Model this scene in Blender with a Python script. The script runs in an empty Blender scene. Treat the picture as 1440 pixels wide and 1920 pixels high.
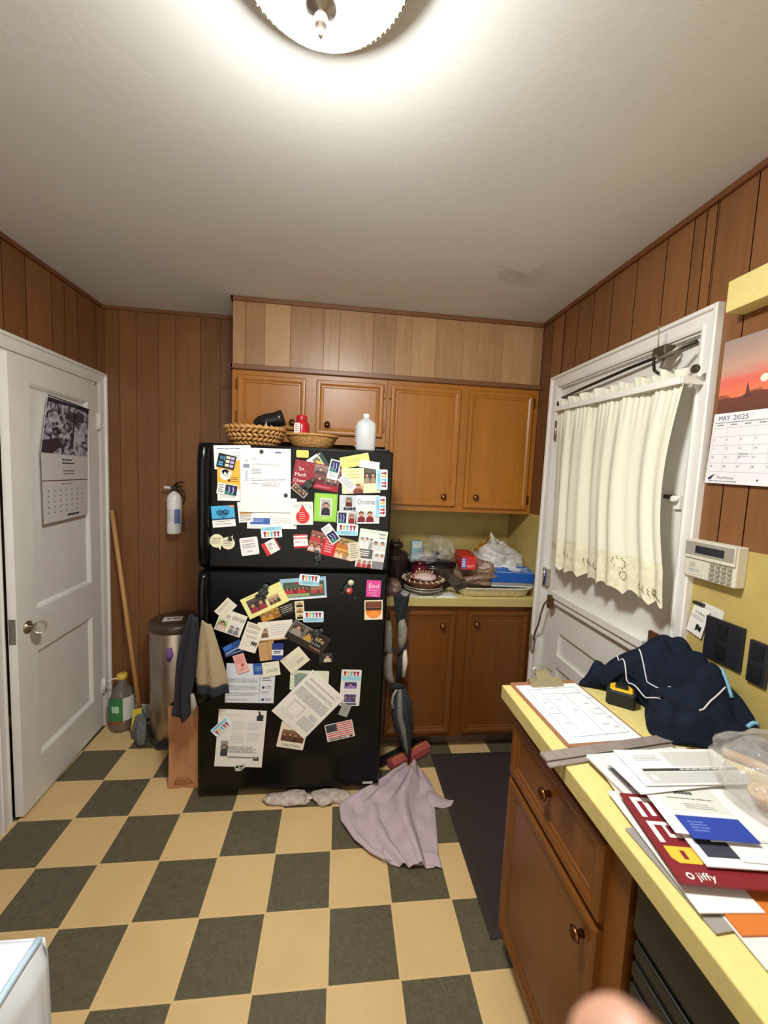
import bpy, math, random
from math import sin, cos, pi, radians
from mathutils import Vector, Matrix, noise
SC = bpy.context.scene
COL = SC.collection
random.seed(7)

# ------------------------------------------------------------------ camera
YAW, PIT, ROL = .1126, -.0883, .0441
cf = Vector((sin(YAW)*cos(PIT), cos(YAW)*cos(PIT), sin(PIT)))
r0 = Vector((cos(YAW), -sin(YAW), 0)); u0 = r0.cross(cf)
cr = cos(ROL)*r0 + sin(ROL)*u0; cu = -sin(ROL)*r0 + cos(ROL)*u0
cam = bpy.data.cameras.new('camera'); co = bpy.data.objects.new('camera', cam); COL.objects.link(co)
co.matrix_world = Matrix(((cr.x, cu.x, -cf.x, .6702), (cr.y, cu.y, -cf.y, -1.8032), (cr.z, cu.z, -cf.z, 1.5819), (0, 0, 0, 1)))
cam.sensor_fit = 'HORIZONTAL'; cam.sensor_width = 36; cam.lens = 755.06/1440*36
cam.clip_start = .01
cam.dof.use_dof = True; cam.dof.focus_distance = 1.9; cam.dof.aperture_fstop = 7
SC.camera = co
# ------------------------------------------------------------------ light and exposure
w = bpy.data.worlds.new('world'); SC.world = w; w.use_nodes = True
w.node_tree.nodes['Background'].inputs[0].default_value = (1, .92, .82, 1)
w.node_tree.nodes['Background'].inputs[1].default_value = .40
SC.view_settings.view_transform = 'Standard'; SC.view_settings.look = 'None'
SC.view_settings.exposure = 2.13; SC.view_settings.gamma = 1; SC.view_settings.use_curve_mapping = False
LAMP_STRENGTH = 48.0
SC.cycles.max_bounces = 8; SC.cycles.use_denoising = True
SC.cycles.sample_clamp_indirect = 6

# ------------------------------------------------------------------ materials
def lin(c):
    return tuple(((v/255)/12.92 if v/255 <= .04045 else ((v/255+.055)/1.055)**2.4) for v in c)
CACHE = {}
def M(rgb, rough=.6, metal=0, alpha=1, trans=0, emit=0, coat=0, spec=.5, ior=1.45):
    k = (tuple(rgb), rough, metal, alpha, trans, emit, coat, spec)
    if k in CACHE: return CACHE[k]
    m = bpy.data.materials.new('paint_%d' % len(CACHE)); m.use_nodes = True
    b = m.node_tree.nodes['Principled BSDF']; c = (*lin(rgb), 1)
    b.inputs['Base Color'].default_value = c; b.inputs['Roughness'].default_value = rough
    b.inputs['Metallic'].default_value = metal; b.inputs['Alpha'].default_value = alpha
    b.inputs['Transmission Weight'].default_value = trans; b.inputs['Coat Weight'].default_value = coat
    b.inputs['Specular IOR Level'].default_value = spec; b.inputs['IOR'].default_value = ior
    if emit:
        b.inputs['Emission Color'].default_value = c; b.inputs['Emission Strength'].default_value = emit
    CACHE[k] = m; return m
class NT:
    def __init__(s, name, rough=.5, spec=.5):
        s.m = bpy.data.materials.new(name); s.m.use_nodes = True; s.t = s.m.node_tree
        s.b = s.t.nodes['Principled BSDF']; s.b.inputs['Roughness'].default_value = rough
        s.b.inputs['Specular IOR Level'].default_value = spec
    def n(s, t, **k):
        nd = s.t.nodes.new(t)
        for a, v in k.items():
            if a.startswith('i_'):
                key = a[2:]; key = int(key) if key.isdigit() else key.replace('_', ' ')
                nd.inputs[key].default_value = v
            else: setattr(nd, a, v)
        return nd
    def l(s, a, ao, b, bi): s.t.links.new(a.outputs[ao], b.inputs[bi])
    def math(s, op, a, b=None, c=None):
        nd = s.t.nodes.new('ShaderNodeMath'); nd.operation = op
        for i, v in enumerate((a, b, c)):
            if v is None: continue
            if isinstance(v, (int, float)): nd.inputs[i].default_value = v
            else: s.t.links.new(v, nd.inputs[i])
        return nd.outputs[0]
    def bump(s, src, strength, dist=.002):
        b = s.n('ShaderNodeBump', i_Strength=strength, i_Distance=dist)
        s.t.links.new(src, b.inputs['Height']); s.l(b, 0, s.b, 'Normal')
    def mix(s, f, a, b):
        nd = s.t.nodes.new('ShaderNodeMix'); nd.data_type = 'RGBA'
        for i, v in ((0, f), (6, a), (7, b)):
            if isinstance(v, (int, float, tuple)): nd.inputs[i].default_value = v if not isinstance(v, tuple) else (*v, 1)[:4]
            else: s.t.links.new(v, nd.inputs[i])
        return nd.outputs[2]
    def col(s, sock): s.t.links.new(sock, s.b.inputs['Base Color'])
def wood(name, c1, c2, rough=.42, axis=2, tone=False, sc=1.0, spec=.5, coat=0):
    q = NT(name, rough, spec); q.b.inputs['Coat Weight'].default_value = coat; q.b.inputs['Coat Roughness'].default_value = .35
    tc = q.n('ShaderNodeTexCoord'); mp = q.n('ShaderNodeMapping')
    s = [22*sc, 22*sc, 22*sc]; s[axis] = 1.6*sc; mp.inputs['Scale'].default_value = s
    q.l(tc, 'Object', mp, 0)
    n1 = q.n('ShaderNodeTexNoise', i_Scale=2.2, i_Detail=6, i_Roughness=.62, i_Distortion=.5); q.l(mp, 0, n1, 0)
    n2 = q.n('ShaderNodeTexNoise', i_Scale=3.1, i_Detail=2); q.l(tc, 'Object', n2, 0)
    f = q.math('MULTIPLY_ADD', n1.outputs[0], 1.3, -.15)
    f = q.math('MULTIPLY_ADD', n2.outputs[0], .7, q.math('ADD', f, -.4))
    if tone:
        at = q.n('ShaderNodeAttribute', attribute_name='tone'); f = q.math('ADD', f, q.math('MULTIPLY_ADD', at.outputs['Fac'], .9, -.35))
    f = q.math('MINIMUM', q.math('MAXIMUM', f, 0), 1)
    q.col(q.mix(f, lin(c1), lin(c2))); q.bump(n1.outputs[0], .12, .0006)
    return q.m
def noisy(name, c1, c2, scale=30, rough=.7, bump=0, detail=4, spec=.5, bd=.002, trans=0, metal=0):
    q = NT(name, rough, spec); tc = q.n('ShaderNodeTexCoord')
    n1 = q.n('ShaderNodeTexNoise', i_Scale=scale, i_Detail=detail); q.l(tc, 'Object', n1, 0)
    f = q.math('MINIMUM', q.math('MAXIMUM', q.math('MULTIPLY_ADD', n1.outputs[0], 2, -.5), 0), 1)
    q.col(q.mix(f, lin(c1), lin(c2)))
    q.b.inputs['Transmission Weight'].default_value = trans; q.b.inputs['Metallic'].default_value = metal
    if bump: q.bump(n1.outputs[0], bump, bd)
    return q.m
W_PANEL = wood('panelling_wood', (104, 66, 34), (132, 86, 48), .42, 2, True)
W_SOFFIT = wood('soffit_panel_wood', (142, 104, 68), (178, 140, 100), .36, 2, True)
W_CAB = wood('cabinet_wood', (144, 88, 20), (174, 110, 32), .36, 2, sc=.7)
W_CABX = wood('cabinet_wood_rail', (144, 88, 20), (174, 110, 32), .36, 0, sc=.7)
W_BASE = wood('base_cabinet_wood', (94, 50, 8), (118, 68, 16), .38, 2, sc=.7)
W_TRIM = wood('trim_wood', (104, 66, 38), (128, 84, 50), .4, 0)
W_TRIMY = wood('trim_wood_side', (96, 54, 28), (120, 72, 40), .4, 1)
W_STICK = wood('stick_wood', (176, 124, 70), (200, 150, 92), .5, 2, sc=2)
W_BOARD = noisy('hardboard', (150, 104, 70), (170, 122, 84), 200, .6)
LAM = noisy('yellow_laminate', (212, 194, 122), (220, 202, 132), 60, .42)
YWALL = noisy('yellow_backsplash', (172, 150, 84), (184, 162, 94), 12, .55)
WHITE = noisy('white_door_paint', (222, 218, 210), (230, 227, 220), 8, .42, .08)
CEIL = NT('ceiling_plaster', .85, .2)
_tc = CEIL.n('ShaderNodeTexCoord'); _n = CEIL.n('ShaderNodeTexNoise', i_Scale=1.6, i_Detail=3); CEIL.l(_tc, 'Object', _n, 0)
_n2 = CEIL.n('ShaderNodeTexNoise', i_Scale=26, i_Detail=6, i_Distortion=1.2); CEIL.l(_tc, 'Object', _n2, 0)
_n3 = CEIL.n('ShaderNodeTexNoise', i_Scale=3.5, i_Detail=3, i_Distortion=.5); CEIL.l(_tc, 'Object', _n3, 0)
_mp = CEIL.n('ShaderNodeMapping'); _mp.inputs['Location'].default_value = (-1.42, .02, 0); _mp.inputs['Scale'].default_value = (1, 1, 0)
CEIL.l(_tc, 'Object', _mp, 0)
_len = CEIL.n('ShaderNodeVectorMath', operation='LENGTH'); CEIL.l(_mp, 0, _len, 0)
_st = CEIL.math('MAXIMUM', CEIL.math('MULTIPLY_ADD', _len.outputs['Value'], -5.5, 1), 0)   # water stain
_st = CEIL.math('MULTIPLY', _st, CEIL.math('GREATER_THAN', _n3.outputs[0], .53))
_c = CEIL.mix(CEIL.math('MINIMUM', CEIL.math('MAXIMUM', CEIL.math('MULTIPLY_ADD', _n.outputs[0], 2, -.5), 0), 1), lin((208, 208, 203)), lin((216, 216, 211)))
_c = CEIL.mix(CEIL.math('MULTIPLY', _st, .35), _c, lin((140, 118, 95))); CEIL.col(_c); CEIL.bump(_n2.outputs[0], .14, .004)
CEIL = CEIL.m
# checker floor of 9 inch tiles
T = .2286
q = NT('checker_tiles', .42, .45); tc = q.n('ShaderNodeTexCoord'); sp = q.n('ShaderNodeSeparateXYZ'); q.l(tc, 'Object', sp, 0)
ux = q.math('MULTIPLY', sp.outputs[0], 1/T); uy = q.math('MULTIPLY', sp.outputs[1], 1/T)
par = q.math('FLOORED_MODULO', q.math('ADD', q.math('FLOOR', ux), q.math('FLOOR', uy)), 2)
def edge(s): return q.math('ABSOLUTE', q.math('SUBTRACT', q.math('FRACT', q.math('ADD', s, .5)), .5))
ed = q.math('MINIMUM', edge(ux), edge(uy)); seam = q.math('LESS_THAN', ed, .012)
na = q.n('ShaderNodeTexNoise', i_Scale=45, i_Detail=8, i_Roughness=.7, i_Distortion=1.5); q.l(tc, 'Object', na, 0)
nb = q.n('ShaderNodeTexNoise', i_Scale=5, i_Detail=4); q.l(tc, 'Object', nb, 0)
fa = q.math('MINIMUM', q.math('MAXIMUM', q.math('MULTIPLY_ADD', na.outputs[0], 2.4, -.7), 0), 1)
dark = q.mix(fa, lin((74, 68, 50)), lin((104, 96, 74))); cream = q.mix(nb.outputs[0], lin((200, 166, 112)), lin((220, 188, 136)))
c = q.mix(par, dark, cream); c = q.mix(q.math('MULTIPLY', seam, .85), c, lin((218, 186, 130)))
q.col(c); q.bump(na.outputs[0], .12, .001); FLOOR = q.m
TERRY = noisy('terry_mauve', (178, 158, 164), (200, 182, 186), 350, .95, .6, 2, .1, .003)
NAVY = noisy('navy_fleece', (15, 21, 33), (23, 31, 45), 40, .9, .2, 3, .15)
STEEL = M((170, 164, 156), .28, 1); CHROME = M((200, 195, 185), .18, 1); BRASS = M((120, 80, 45), .35, 1)
BLACKG = noisy('black_enamel', (4, 4, 5), (7, 7, 8), 400, .24, .06, 2, .25, .0003)
GROOVE = M((78, 46, 24), .7)

# ------------------------------------------------------------------ mesh building
class MB:
    def __init__(s): s.v = []; s.f = []; s.mi = []; s.mats = []; s.sm = []; s.tone = []; s.curm = 0; s.cursm = False; s.curt = 0.
    def mat(s, m):
        if m not in s.mats: s.mats.append(m)
        s.curm = s.mats.index(m); return s
    def add(s, vs, fs, sm=None):
        o = len(s.v); s.v += [tuple(v) for v in vs]
        for f in fs: s.f.append([i+o for i in f]); s.mi.append(s.curm); s.sm.append(s.cursm if sm is None else sm); s.tone.append(s.curt)
        return s
    def box(s, x0, x1, y0, y1, z0, z1):
        return s.add([(x, y, z) for x in (x0, x1) for y in (y0, y1) for z in (z0, z1)],
                     [(0, 1, 3, 2), (4, 6, 7, 5), (0, 4, 5, 1), (2, 3, 7, 6), (0, 2, 6, 4), (1, 5, 7, 3)], False)
    def rings(s, rs, closed=True, cap0=True, cap1=True, sm=True):
        n = len(rs[0]); vs = [p for r in rs for p in r]; fs = []
        for i in range(len(rs)-1):
            for j in range(n if closed else n-1):
                k = (j+1) % n; fs.append((i*n+j, i*n+k, (i+1)*n+k, (i+1)*n+j))
        s.add(vs, fs, sm); o = len(s.v)-len(vs)
        if cap0: s.f.append([o+j for j in reversed(range(n))]); s.mi.append(s.curm); s.sm.append(False); s.tone.append(s.curt)
        if cap1: s.f.append([o+(len(rs)-1)*n+j for j in range(n)]); s.mi.append(s.curm); s.sm.append(False); s.tone.append(s.curt)
        return s
    def lathe(s, prof, c=(0, 0, 0), n=24, sx=1, sy=1, mtx=None, cap=True):
        rs = [[Vector((r*sx*cos(2*pi*k/n), r*sy*sin(2*pi*k/n), z)) for k in range(n)] for r, z in prof]
        c = Vector(c); rs = [[(mtx @ p if mtx else p)+c for p in r] for r in rs]
        return s.rings(rs, True, cap, cap)
    def tube(s, pts, r, n=8, cap=True):
        pts = [Vector(p) for p in pts]; rs = []; up = Vector((0, 0, 1)); prev = None
        for i, p in enumerate(pts):
            t = (pts[min(i+1, len(pts)-1)]-pts[max(i-1, 0)]).normalized()
            if prev is None: a = t.cross(up if abs(t.z) < .9 else Vector((1, 0, 0))).normalized()
            else: a = (prev-t*prev.dot(t)).normalized()
            prev = a; b = t.cross(a); rr = r[i] if isinstance(r, (list, tuple)) else r
            rs.append([p+rr*(a*cos(2*pi*k/n)+b*sin(2*pi*k/n)) for k in range(n)])
        return s.rings(rs, True, cap, cap)
    def grid(s, fn, nu, nv, sm=True):
        vs = [fn(i/nu, j/nv) for j in range(nv+1) for i in range(nu+1)]
        return s.add(vs, [(j*(nu+1)+i, j*(nu+1)+i+1, (j+1)*(nu+1)+i+1, (j+1)*(nu+1)+i) for j in range(nv) for i in range(nu)], sm)
    def build(s, name, parent=None, label=None, cat=None, group=None, kind=None, bevel=0, solid=0, mtx=None, sub=0):
        me = bpy.data.meshes.new(name); me.from_pydata(s.v, [], s.f)
        for m in s.mats: me.materials.append(m)
        me.polygons.foreach_set('material_index', s.mi); me.polygons.foreach_set('use_smooth', s.sm)
        if any(s.tone):
            a = me.attributes.new('tone', 'FLOAT', 'FACE'); a.data.foreach_set('value', s.tone)
        me.validate(); me.update()
        o = bpy.data.objects.new(name, me); COL.objects.link(o)
        if parent: o.parent = parent
        if mtx is not None: o.matrix_local = mtx
        tag(o, label, cat, group, kind)
        if solid: md = o.modifiers.new('solid', 'SOLIDIFY'); md.thickness = solid; md.offset = 0; md.use_rim = name not in ('lace_hem', 'header')
        if sub: md = o.modifiers.new('sub', 'SUBSURF'); md.levels = md.render_levels = sub
        if bevel: md = o.modifiers.new('bevel', 'BEVEL'); md.width = bevel; md.segments = 2; md.limit_method = 'ANGLE'; md.angle_limit = radians(50)
        return o
def tag(o, label=None, cat=None, group=None, kind=None):
    for k, v in (('label', label), ('category', cat), ('group', group), ('kind', kind)):
        if v: o[k] = v
    return o
def empty(name, loc, label=None, cat=None, group=None, kind=None, mtx=None):
    o = bpy.data.objects.new(name, None); COL.objects.link(o); o.location = loc; o.empty_display_size = .05
    if mtx is not None: o.matrix_world = mtx
    return tag(o, label, cat, group, kind)
def B(m, *boxes):
    b = MB().mat(m)
    for x in boxes: b.box(*x)
    return b
def frame(org, ex, ey, ez):
    ex, ey, ez = Vector(ex), Vector(ey), Vector(ez)
    return Matrix(((ex.x, ey.x, ez.x, org[0]), (ex.y, ey.y, ez.y, org[1]), (ex.z, ey.z, ez.z, org[2]), (0, 0, 0, 1)))
def rect_profile(mb, x0, x1, z0, z1, prof, y0=0, flip=1, cap0=True):
    """nested rectangles in the xz plane facing -y: prof = [(inset, height toward -y)]"""
    rs = [[(x0+i, y0-h*flip, z0+i), (x1-i, y0-h*flip, z0+i), (x1-i, y0-h*flip, z1-i), (x0+i, y0-h*flip, z1-i)] for i, h in prof]
    return mb.rings(rs, True, cap0, True, False)
DOORP = [(0, 0), (0, .014), (.004, .018), (.012, .0185), (.020, .018), (.030, .0125), (.038, .013), (.041, .009)]
def planks_x(mb, xs, y, z0, z1, rnd, g=.0035, d=.003):
    for a, b in zip(xs[:-1], xs[1:]):
        mb.curt = rnd.random()+.001
        mb.add([(a+g/2, y, z0), (b-g/2, y, z0), (b-g/2, y, z1), (a+g/2, y, z1)], [(0, 1, 2, 3)], False)
        mb.add([(a-g/2, y+d, z0), (a+g/2, y, z0), (a+g/2, y, z1), (a-g/2, y+d, z1)], [(0, 1, 2, 3)], False)
        mb.add([(b-g/2, y, z0), (b-g/2, y+d, z0), (b-g/2, y+d, z1), (b-g/2, y, z1)], [(0, 1, 2, 3)], False)
def planks_y(mb, ys, x, z0, z1, rnd, sgn, g=.0035, d=.003):     # sgn = +1 faces +x
    for a, b in zip(ys[:-1], ys[1:]):
        mb.curt = rnd.random()+.001
        mb.add([(x, a+g/2, z0), (x, b-g/2, z0), (x, b-g/2, z1), (x, a+g/2, z1)], [(0, 1, 2, 3)], False)
        for e, f in ((a-g/2, a+g/2), (b-g/2, b+g/2)):
            mb.add([(x-sgn*d, e, z0), (x-sgn*d, f, z0), (x-sgn*d, f, z1), (x-sgn*d, e, z1)], [(0, 1, 2, 3)], False)
def widths(a, b, rnd):
    r = [a]; seq = [.10, .145, .075, .125, .16, .09]; i = rnd.randrange(6)
    while r[-1]+.2 < b: r.append(r[-1]+seq[i % 6]); i += 1
    return r+[b]

# ------------------------------------------------------------------ the room
XL, XR, YB, H = -.715, 1.80, .76, 2.485
B(FLOOR, (XL-.75, XR+.3, -3.2, YB+.3, -.05, 0)).build('floor', kind='structure')
B(CEIL, (XL-.75, XR+.3, -3.2, YB+.3, H, H+.05)).build('ceiling', kind='structure')
rnd = random.Random(3)
b = B(GROOVE, (XL-.2, XR+.2, YB+.005, YB+.1, 0, H)); b.mat(W_PANEL)
planks_x(b, [XL, -.625, -.531, -.41, -.312, -.174, -.06, .10], YB, 0, H, rnd)
b.curt = 0; b.mat(YWALL); b.box(.10, XR+.02, YB-.001, YB+.01, 0, H); b.build('wall_back', kind='structure')
b = B(GROOVE, (XL-.1, XL-.005, .70, YB+.05, 0, H), (XL-.1, XL-.005, -.01, .70, 2.04, H), (XL-.1, XL-.005, -3.2, -.01, 0, H))
b.mat(W_PANEL)
planks_y(b, [.70, YB], XL, 0, H, rnd, 1); planks_y(b, widths(-.01, .70, rnd), XL, 2.04, H, rnd, 1); planks_y(b, widths(-3.2, -.01, rnd), XL, 0, H, rnd, 1)
b.build('wall_left', kind='structure')
# dark passage behind the ajar left door
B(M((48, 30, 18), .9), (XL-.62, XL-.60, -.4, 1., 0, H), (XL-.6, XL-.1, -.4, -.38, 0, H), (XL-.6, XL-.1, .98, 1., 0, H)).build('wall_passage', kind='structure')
b = B(GROOVE, (XR+.005, XR+.1, .251, YB+.05, 0, H), (XR+.005, XR+.1, -.606, .251, 2.091, H), (XR+.005, XR+.1, -3.2, -.606, 0, H))
b.mat(W_PANEL)
planks_y(b, [-.60, -.564, -.518, -.408, -.263, -.123, .005, .126, .24], XR, 2.09, H, rnd, -1)
planks_y(b, [.251, .36, .47, .62, YB], XR, 1.40, H, rnd, -1)
planks_y(b, [-3.2, -3.0, -2.6, -2.35, -2.1, -1.8, -1.6, -1.45, -1.3, -1.17, -1.02, -.9, -.80, -.725, -.606], XR, 1.42, H, rnd, -1)
b.curt = 0; b.mat(YWALL); b.box(XR-.002, XR+.006, -3.2, -.606, 0, 1.42); b.box(XR-.002, XR+.006, .252, YB+.01, 0, 1.40)
b.build('wall_right', kind='structure')
# soffit over the upper cabinets
b = B(GROOVE, (.085, XR, .475, YB, 2.12, H)); b.mat(W_SOFFIT)
planks_x(b, [.085, .151, .249, .383, .559, .643, .828, .95, 1.04, 1.177, 1.338, 1.433, 1.568, 1.743, XR], .47, 2.12, H, rnd)
planks_y(b, [.47, .60, YB], .084, 2.12, H, rnd, -1); b.build('wall_soffit', kind='structure')
B(W_TRIM, (.075, XR, .455, .475, H-.022, H), (.075, XR, .45, .478, 2.115, 2.14), (.072, .09, .455, YB, H-.022, H), (.072, .09, .45, YB, 2.115, 2.14)).build('trim_1', kind='structure', bevel=.003)
B(W_TRIM, (XL, .075, YB-.014, YB, H-.02, H)).build('trim_2', kind='structure', bevel=.003)
B(W_TRIMY, (XL, XL+.014, -3.2, YB, H-.02, H)).build('trim_3', kind='structure', bevel=.003)
B(W_TRIMY, (XR-.014, XR, -3.2, .455, H-.02, H)).build('trim_4', kind='structure', bevel=.003)
B(W_TRIMY, (XL, XL+.012, .752, YB, 0, H-.02)).build('trim_5', kind='structure')
B(WHITE, (XL, .0, YB-.014, YB, 0, .09)).build('baseboard_back', kind='structure', bevel=.003)
def casing(name, x, sgn, ya, yb, zt, wd, name_kind='trim'):
    """moulded casing round an opening ya..yb (openings), top zt, on the plane x facing sgn"""
    prof = [(0, 0), (0, .012), (wd*.16, .016), (wd*.24, .011), (wd*.5, .013), (wd*.72, .015), (wd*.78, .024), (wd*.94, .026), (wd, .022), (wd, 0)]
    b = MB().mat(WHITE)
    rs = [[(x+sgn*h, ya-o, 0), (x+sgn*h, ya-o, zt+o), (x+sgn*h, yb+o, zt+o), (x+sgn*h, yb+o, 0)] for o, h in prof]
    b.rings(rs, False, False, False, False); return b.build(name, kind='structure')
casing('trim_6', XL, 1, -.004, .695, 2.035, .065)
casing('trim_7', XR, -1, -.60, .245, 2.085, .062)
B(WHITE, (XL-.1, XL+.002, .682, .697, 0, 2.035), (XL-.1, XL+.002, -.012, .002, 0, 2.035), (XL-.1, XL+.002, -.01, .69, 2.022, 2.037)).build('trim_8', kind='structure')
B(WHITE, (XR-.002, XR+.1, -.605, -.597, 0, 2.09), (XR-.006, XR+.1, .2405, .25, 0, 2.09), (XR-.002, XR+.1, -.60, .245, 2.078, 2.09)).build('trim_9', kind='structure')
# yellow valance beam on the right wall
B(LAM, (XR-.06, XR, -2.4, -.725, 2.085, 2.17)).build('beam', kind='structure', bevel=.002)

# ------------------------------------------------------------------ left door, ajar
LD = frame((-.699, .662, 0), (.0475, -.9989, 0), (.9989, .0475, 0), (0, 0, 1))
ld = empty('door_1', (0, 0, 0), kind='structure', mtx=LD)
def swapy(mb):   # rect_profile faces -y; the leaf faces +y
    mb.v = [(x, -y, z) for x, y, z in mb.v]; mb.f = [list(reversed(f)) for f in mb.f]; return mb
b = MB().mat(WHITE)
PZ = ((.915, 1.915), (.215, .72)); x0, x1 = -.012, .652
b.box(x0, .085, -.034, 0, .012, 2.015); b.box(.53, x1, -.034, 0, .012, 2.015)
b.box(.085, .53, -.034, 0, 1.915, 2.015); b.box(.085, .53, -.034, 0, .72, .915); b.box(.085, .53, -.034, 0, .012, .215)
for z0, z1 in PZ:
    c = MB().mat(WHITE); rect_profile(c, .085, .53, z0, z1, [(0, 0), (.003, -.003), (.006, -.003), (.018, -.014), (.020, -.014)], 0, 1, False); swapy(c)
    b.add(c.v, c.f, False)
b.build('door_leaf', ld)
kb = MB().mat(M((150, 140, 120), .3, 1)); R90 = Matrix.Rotation(-pi/2, 3, 'X')
kb.lathe([(.0, 0), (.026, 0), (.028, .004), (.012, .008), (.010, .03)], (.592, 0, .855), 20, mtx=R90)
kb.mat(M((220, 215, 200), .05, 0, 1, .85)).lathe([(.010, .03), (.022, .036), (.028, .048), (.027, .06), (.018, .068), (0, .07)], (.592, 0, .855), 12, mtx=R90)
kb.build('door_handle', ld)
for z in (1.82, .26):
    h = MB().mat(WHITE); h.box(-.035, .0, -.002, .004, z-.045, z+.045); h.lathe([(.007, z-.045), (.007, z+.045)], (-.014, .008, 0), 10); h.build('hinge', ld)
B(M((150, 145, 135), .4, .8), (.6521, .654, -.03, -.005, .80, .91)).build('latch_plate', ld)

# ------------------------------------------------------------------ right door
rd = empty('door_2', (XR, 0, 0), kind='structure')
b = MB().mat(WHITE); X0 = .012      # leaf front plane inside the frame
def vb(y0, y1, z0, z1, xa=X0, xb=.05): b.box(xa, xb, y0, y1, z0, z1)
vb(-.597, -.44, .01, 2.07); vb(.09, .24, .01, 2.07); vb(-.44, .09, 1.86, 2.07); vb(-.44, .09, .82, 1.27); vb(-.44, .09, .64, .70); vb(-.44, .09, .01, .16)
b.box(.026, .03, -.44, .09, .16, .64); b.box(.026, .03, -.44, .09, .70, .82)
b.build('door_leaf', rd)
B(M((196, 206, 204), .1, 0, 1, .6), (.028, .034, -.44, .09, 1.27, 1.86)).build('window_pane', rd)
B(WHITE, (-.022, .012, -.50, .15, .995, 1.03), (-.012, .012, -.49, .14, .965, .995)).build('ledge', rd, bevel=.004)
B(M((84, 50, 30), .5), (.0, .012, -.56, -.50, .86, 1.07)).build('lock_plate', rd, bevel=.003)
kb = MB().mat(M((150, 104, 64), .3, 1)); RX = Matrix.Rotation(-pi/2, 3, 'Y')
kb.lathe([(.012, 0), (.011, .03), (.024, .038), (.028, .05), (.022, .062), (0, .066)], (0, -.515, .95), 18, mtx=RX).build('door_handle', rd)
h = MB().mat(CHROME)
for z in (1.08, 1.86): h.box(-.014, .012, .205, .238, z-.045, z+.045); h.lathe([(.008, z-.05), (.008, z+.05)], (-.012, .232, 0), 8)
h.build('hinge', rd)
h = B(M((90, 84, 74), .4, .9), (-.004, .012, -.55, -.51, 1.548, 1.562)); h.mat(WHITE).lathe([(.012, 0), (.010, .03)], (.012, -.565, 1.55), 12, mtx=RX).box(.0, .012, -.578, -.552, 1.515, 1.56)
h.build('bolt', rd)
# chain guard
t = empty('door_chain', (XR, .2, .85), 'old brass flexible door chain bowed beside the curtained door', 'door chain')
pts = [(-.03, -.075, .145), (-.045, -.05, .10), (-.05, -.035, .04), (-.05, -.02, -.02), (-.045, .01, -.06), (-.035, .04, -.10), (-.03, .06, -.15)]
MB().mat(M((130, 112, 84), .4, .7)).tube(pts, .005, 8).build('cable', t)
MB().mat(M((120, 92, 62), .4, .8)).box(-.04, -.012, -.09, -.065, .09, .16).build('upper_fitting', t, bevel=.004)
MB().mat(M((190, 182, 165), .4, .6)).box(-.045, -.028, .05, .08, -.19, -.11).build('lower_fitting', t, bevel=.004)
tag(MB().mat(M((70, 60, 50), .4, .8)).tube([(XR+.004, .22, 2.028), (XR-.02, .0, 2.03), (XR-.02, -.3, 2.045), (XR+.0, -.575, 2.06)], .0065, 8).build('tension_rod'), 'thin dark metal rod across the top of the curtained door', 'rod')

# closer bracket at the top right of that door
t = empty('door_latch', (XR-.05, -.50, 2.045), 'tarnished metal latch arm bracket at top of curtained door', 'latch')
MB().mat(M((105, 95, 80), .4, .8)).box(-.02, .02, -.03, .03, -.018, .018).build('body', t, bevel=.006)
MB().mat(M((150, 142, 128), .4, .7)).tube([(-.01, .03, .0), (-.03, -.02, -.03), (-.03, -.07, -.025), (-.01, -.1, .0)], .006, 8).tube([(-.01, -.02, -.02), (-.03, -.03, -.06), (-.02, -.06, -.075), (-.02, -.10, -.04)], .005, 8).build('arm', t)
MB().mat(M((60, 52, 44), .4, .8)).tube([(0, .01, .01), (-.01, .03, -.02), (-.02, .01, -.06), (-.02, -.01, -.075)], .005, 8).build('hook', t)
MB().mat(M((170, 160, 140), .5, .5)).tube([(-.01, .015, .02), (-.012, .017, .09)], .002, 6).build('pin', t)

# curtain
CUR = NT('curtain_cloth', .85, .2); _t = CUR.n('ShaderNodeTexCoord'); _w = CUR.n('ShaderNodeTexNoise', i_Scale=300, i_Detail=1); CUR.l(_t, 'Object', _w, 0)
CUR.b.inputs['Base Color'].default_value = (*lin((222, 219, 200)), 1); CUR.b.inputs['Subsurface Weight'].default_value = 0
CUR.bump(_w.outputs[0], .15, .0005); CUR = CUR.m
LACE = noisy('lace_cloth', (208, 200, 168), (230, 226, 198), 45, .9, .4, 3, .2)
cur = empty('curtain', (XR-.05, -.2, 1.95), 'cream cafe curtain with ruffled header and scalloped lace hem on door', 'curtain')
def cfold(v):
    return .010*sin(v*2*pi*5.3+.6)+.006*sin(v*2*pi*9.7+2)+.010*sin(v*2*pi*2.6+1)
def cpt(u, t):      # u 0 (far, y .205) .. 1 (near, y -.56); t 0 top .. 1 bottom
    y = .148-.765*u-.045*t*(1-u)+u*(.035*sin(pi*min(1, t*1.2))-.035*t**4); z = (1.945-.028*u)*(1-t)+(1.170+.022*u)*t
    sc = .5+.8*t; x = -.015-.012*t+cfold(u)*sc+.004*sin(u*2*pi*30)*max(0, 1-t*5)
    if t > .93: z += .022*abs(sin(u*pi*11+.3))*(t-.93)/.07
    y += .010*sin(u*2*pi*5.3)*t
    return (x, y+.2, z-1.95)
MB().mat(CUR).grid(lambda u, t: cpt(u, t*.805), 160, 40).build('cloth', cur)
MB().mat(CUR).grid(lambda u, t: (-.012+.016*sin(u*2*pi*16+2*sin(u*9))*(.3+t)+.006*sin(u*55), .342-.755*u, -.012-.028*u+.055*t+.008*sin(u*44)*t), 220, 8).build('header', cur, solid=.0015)
LF = M((104, 94, 58), .8)
b = MB().mat(LACE).grid(lambda u, t: cpt(u, .80+t*.20), 160, 14).mat(LF)
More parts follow.
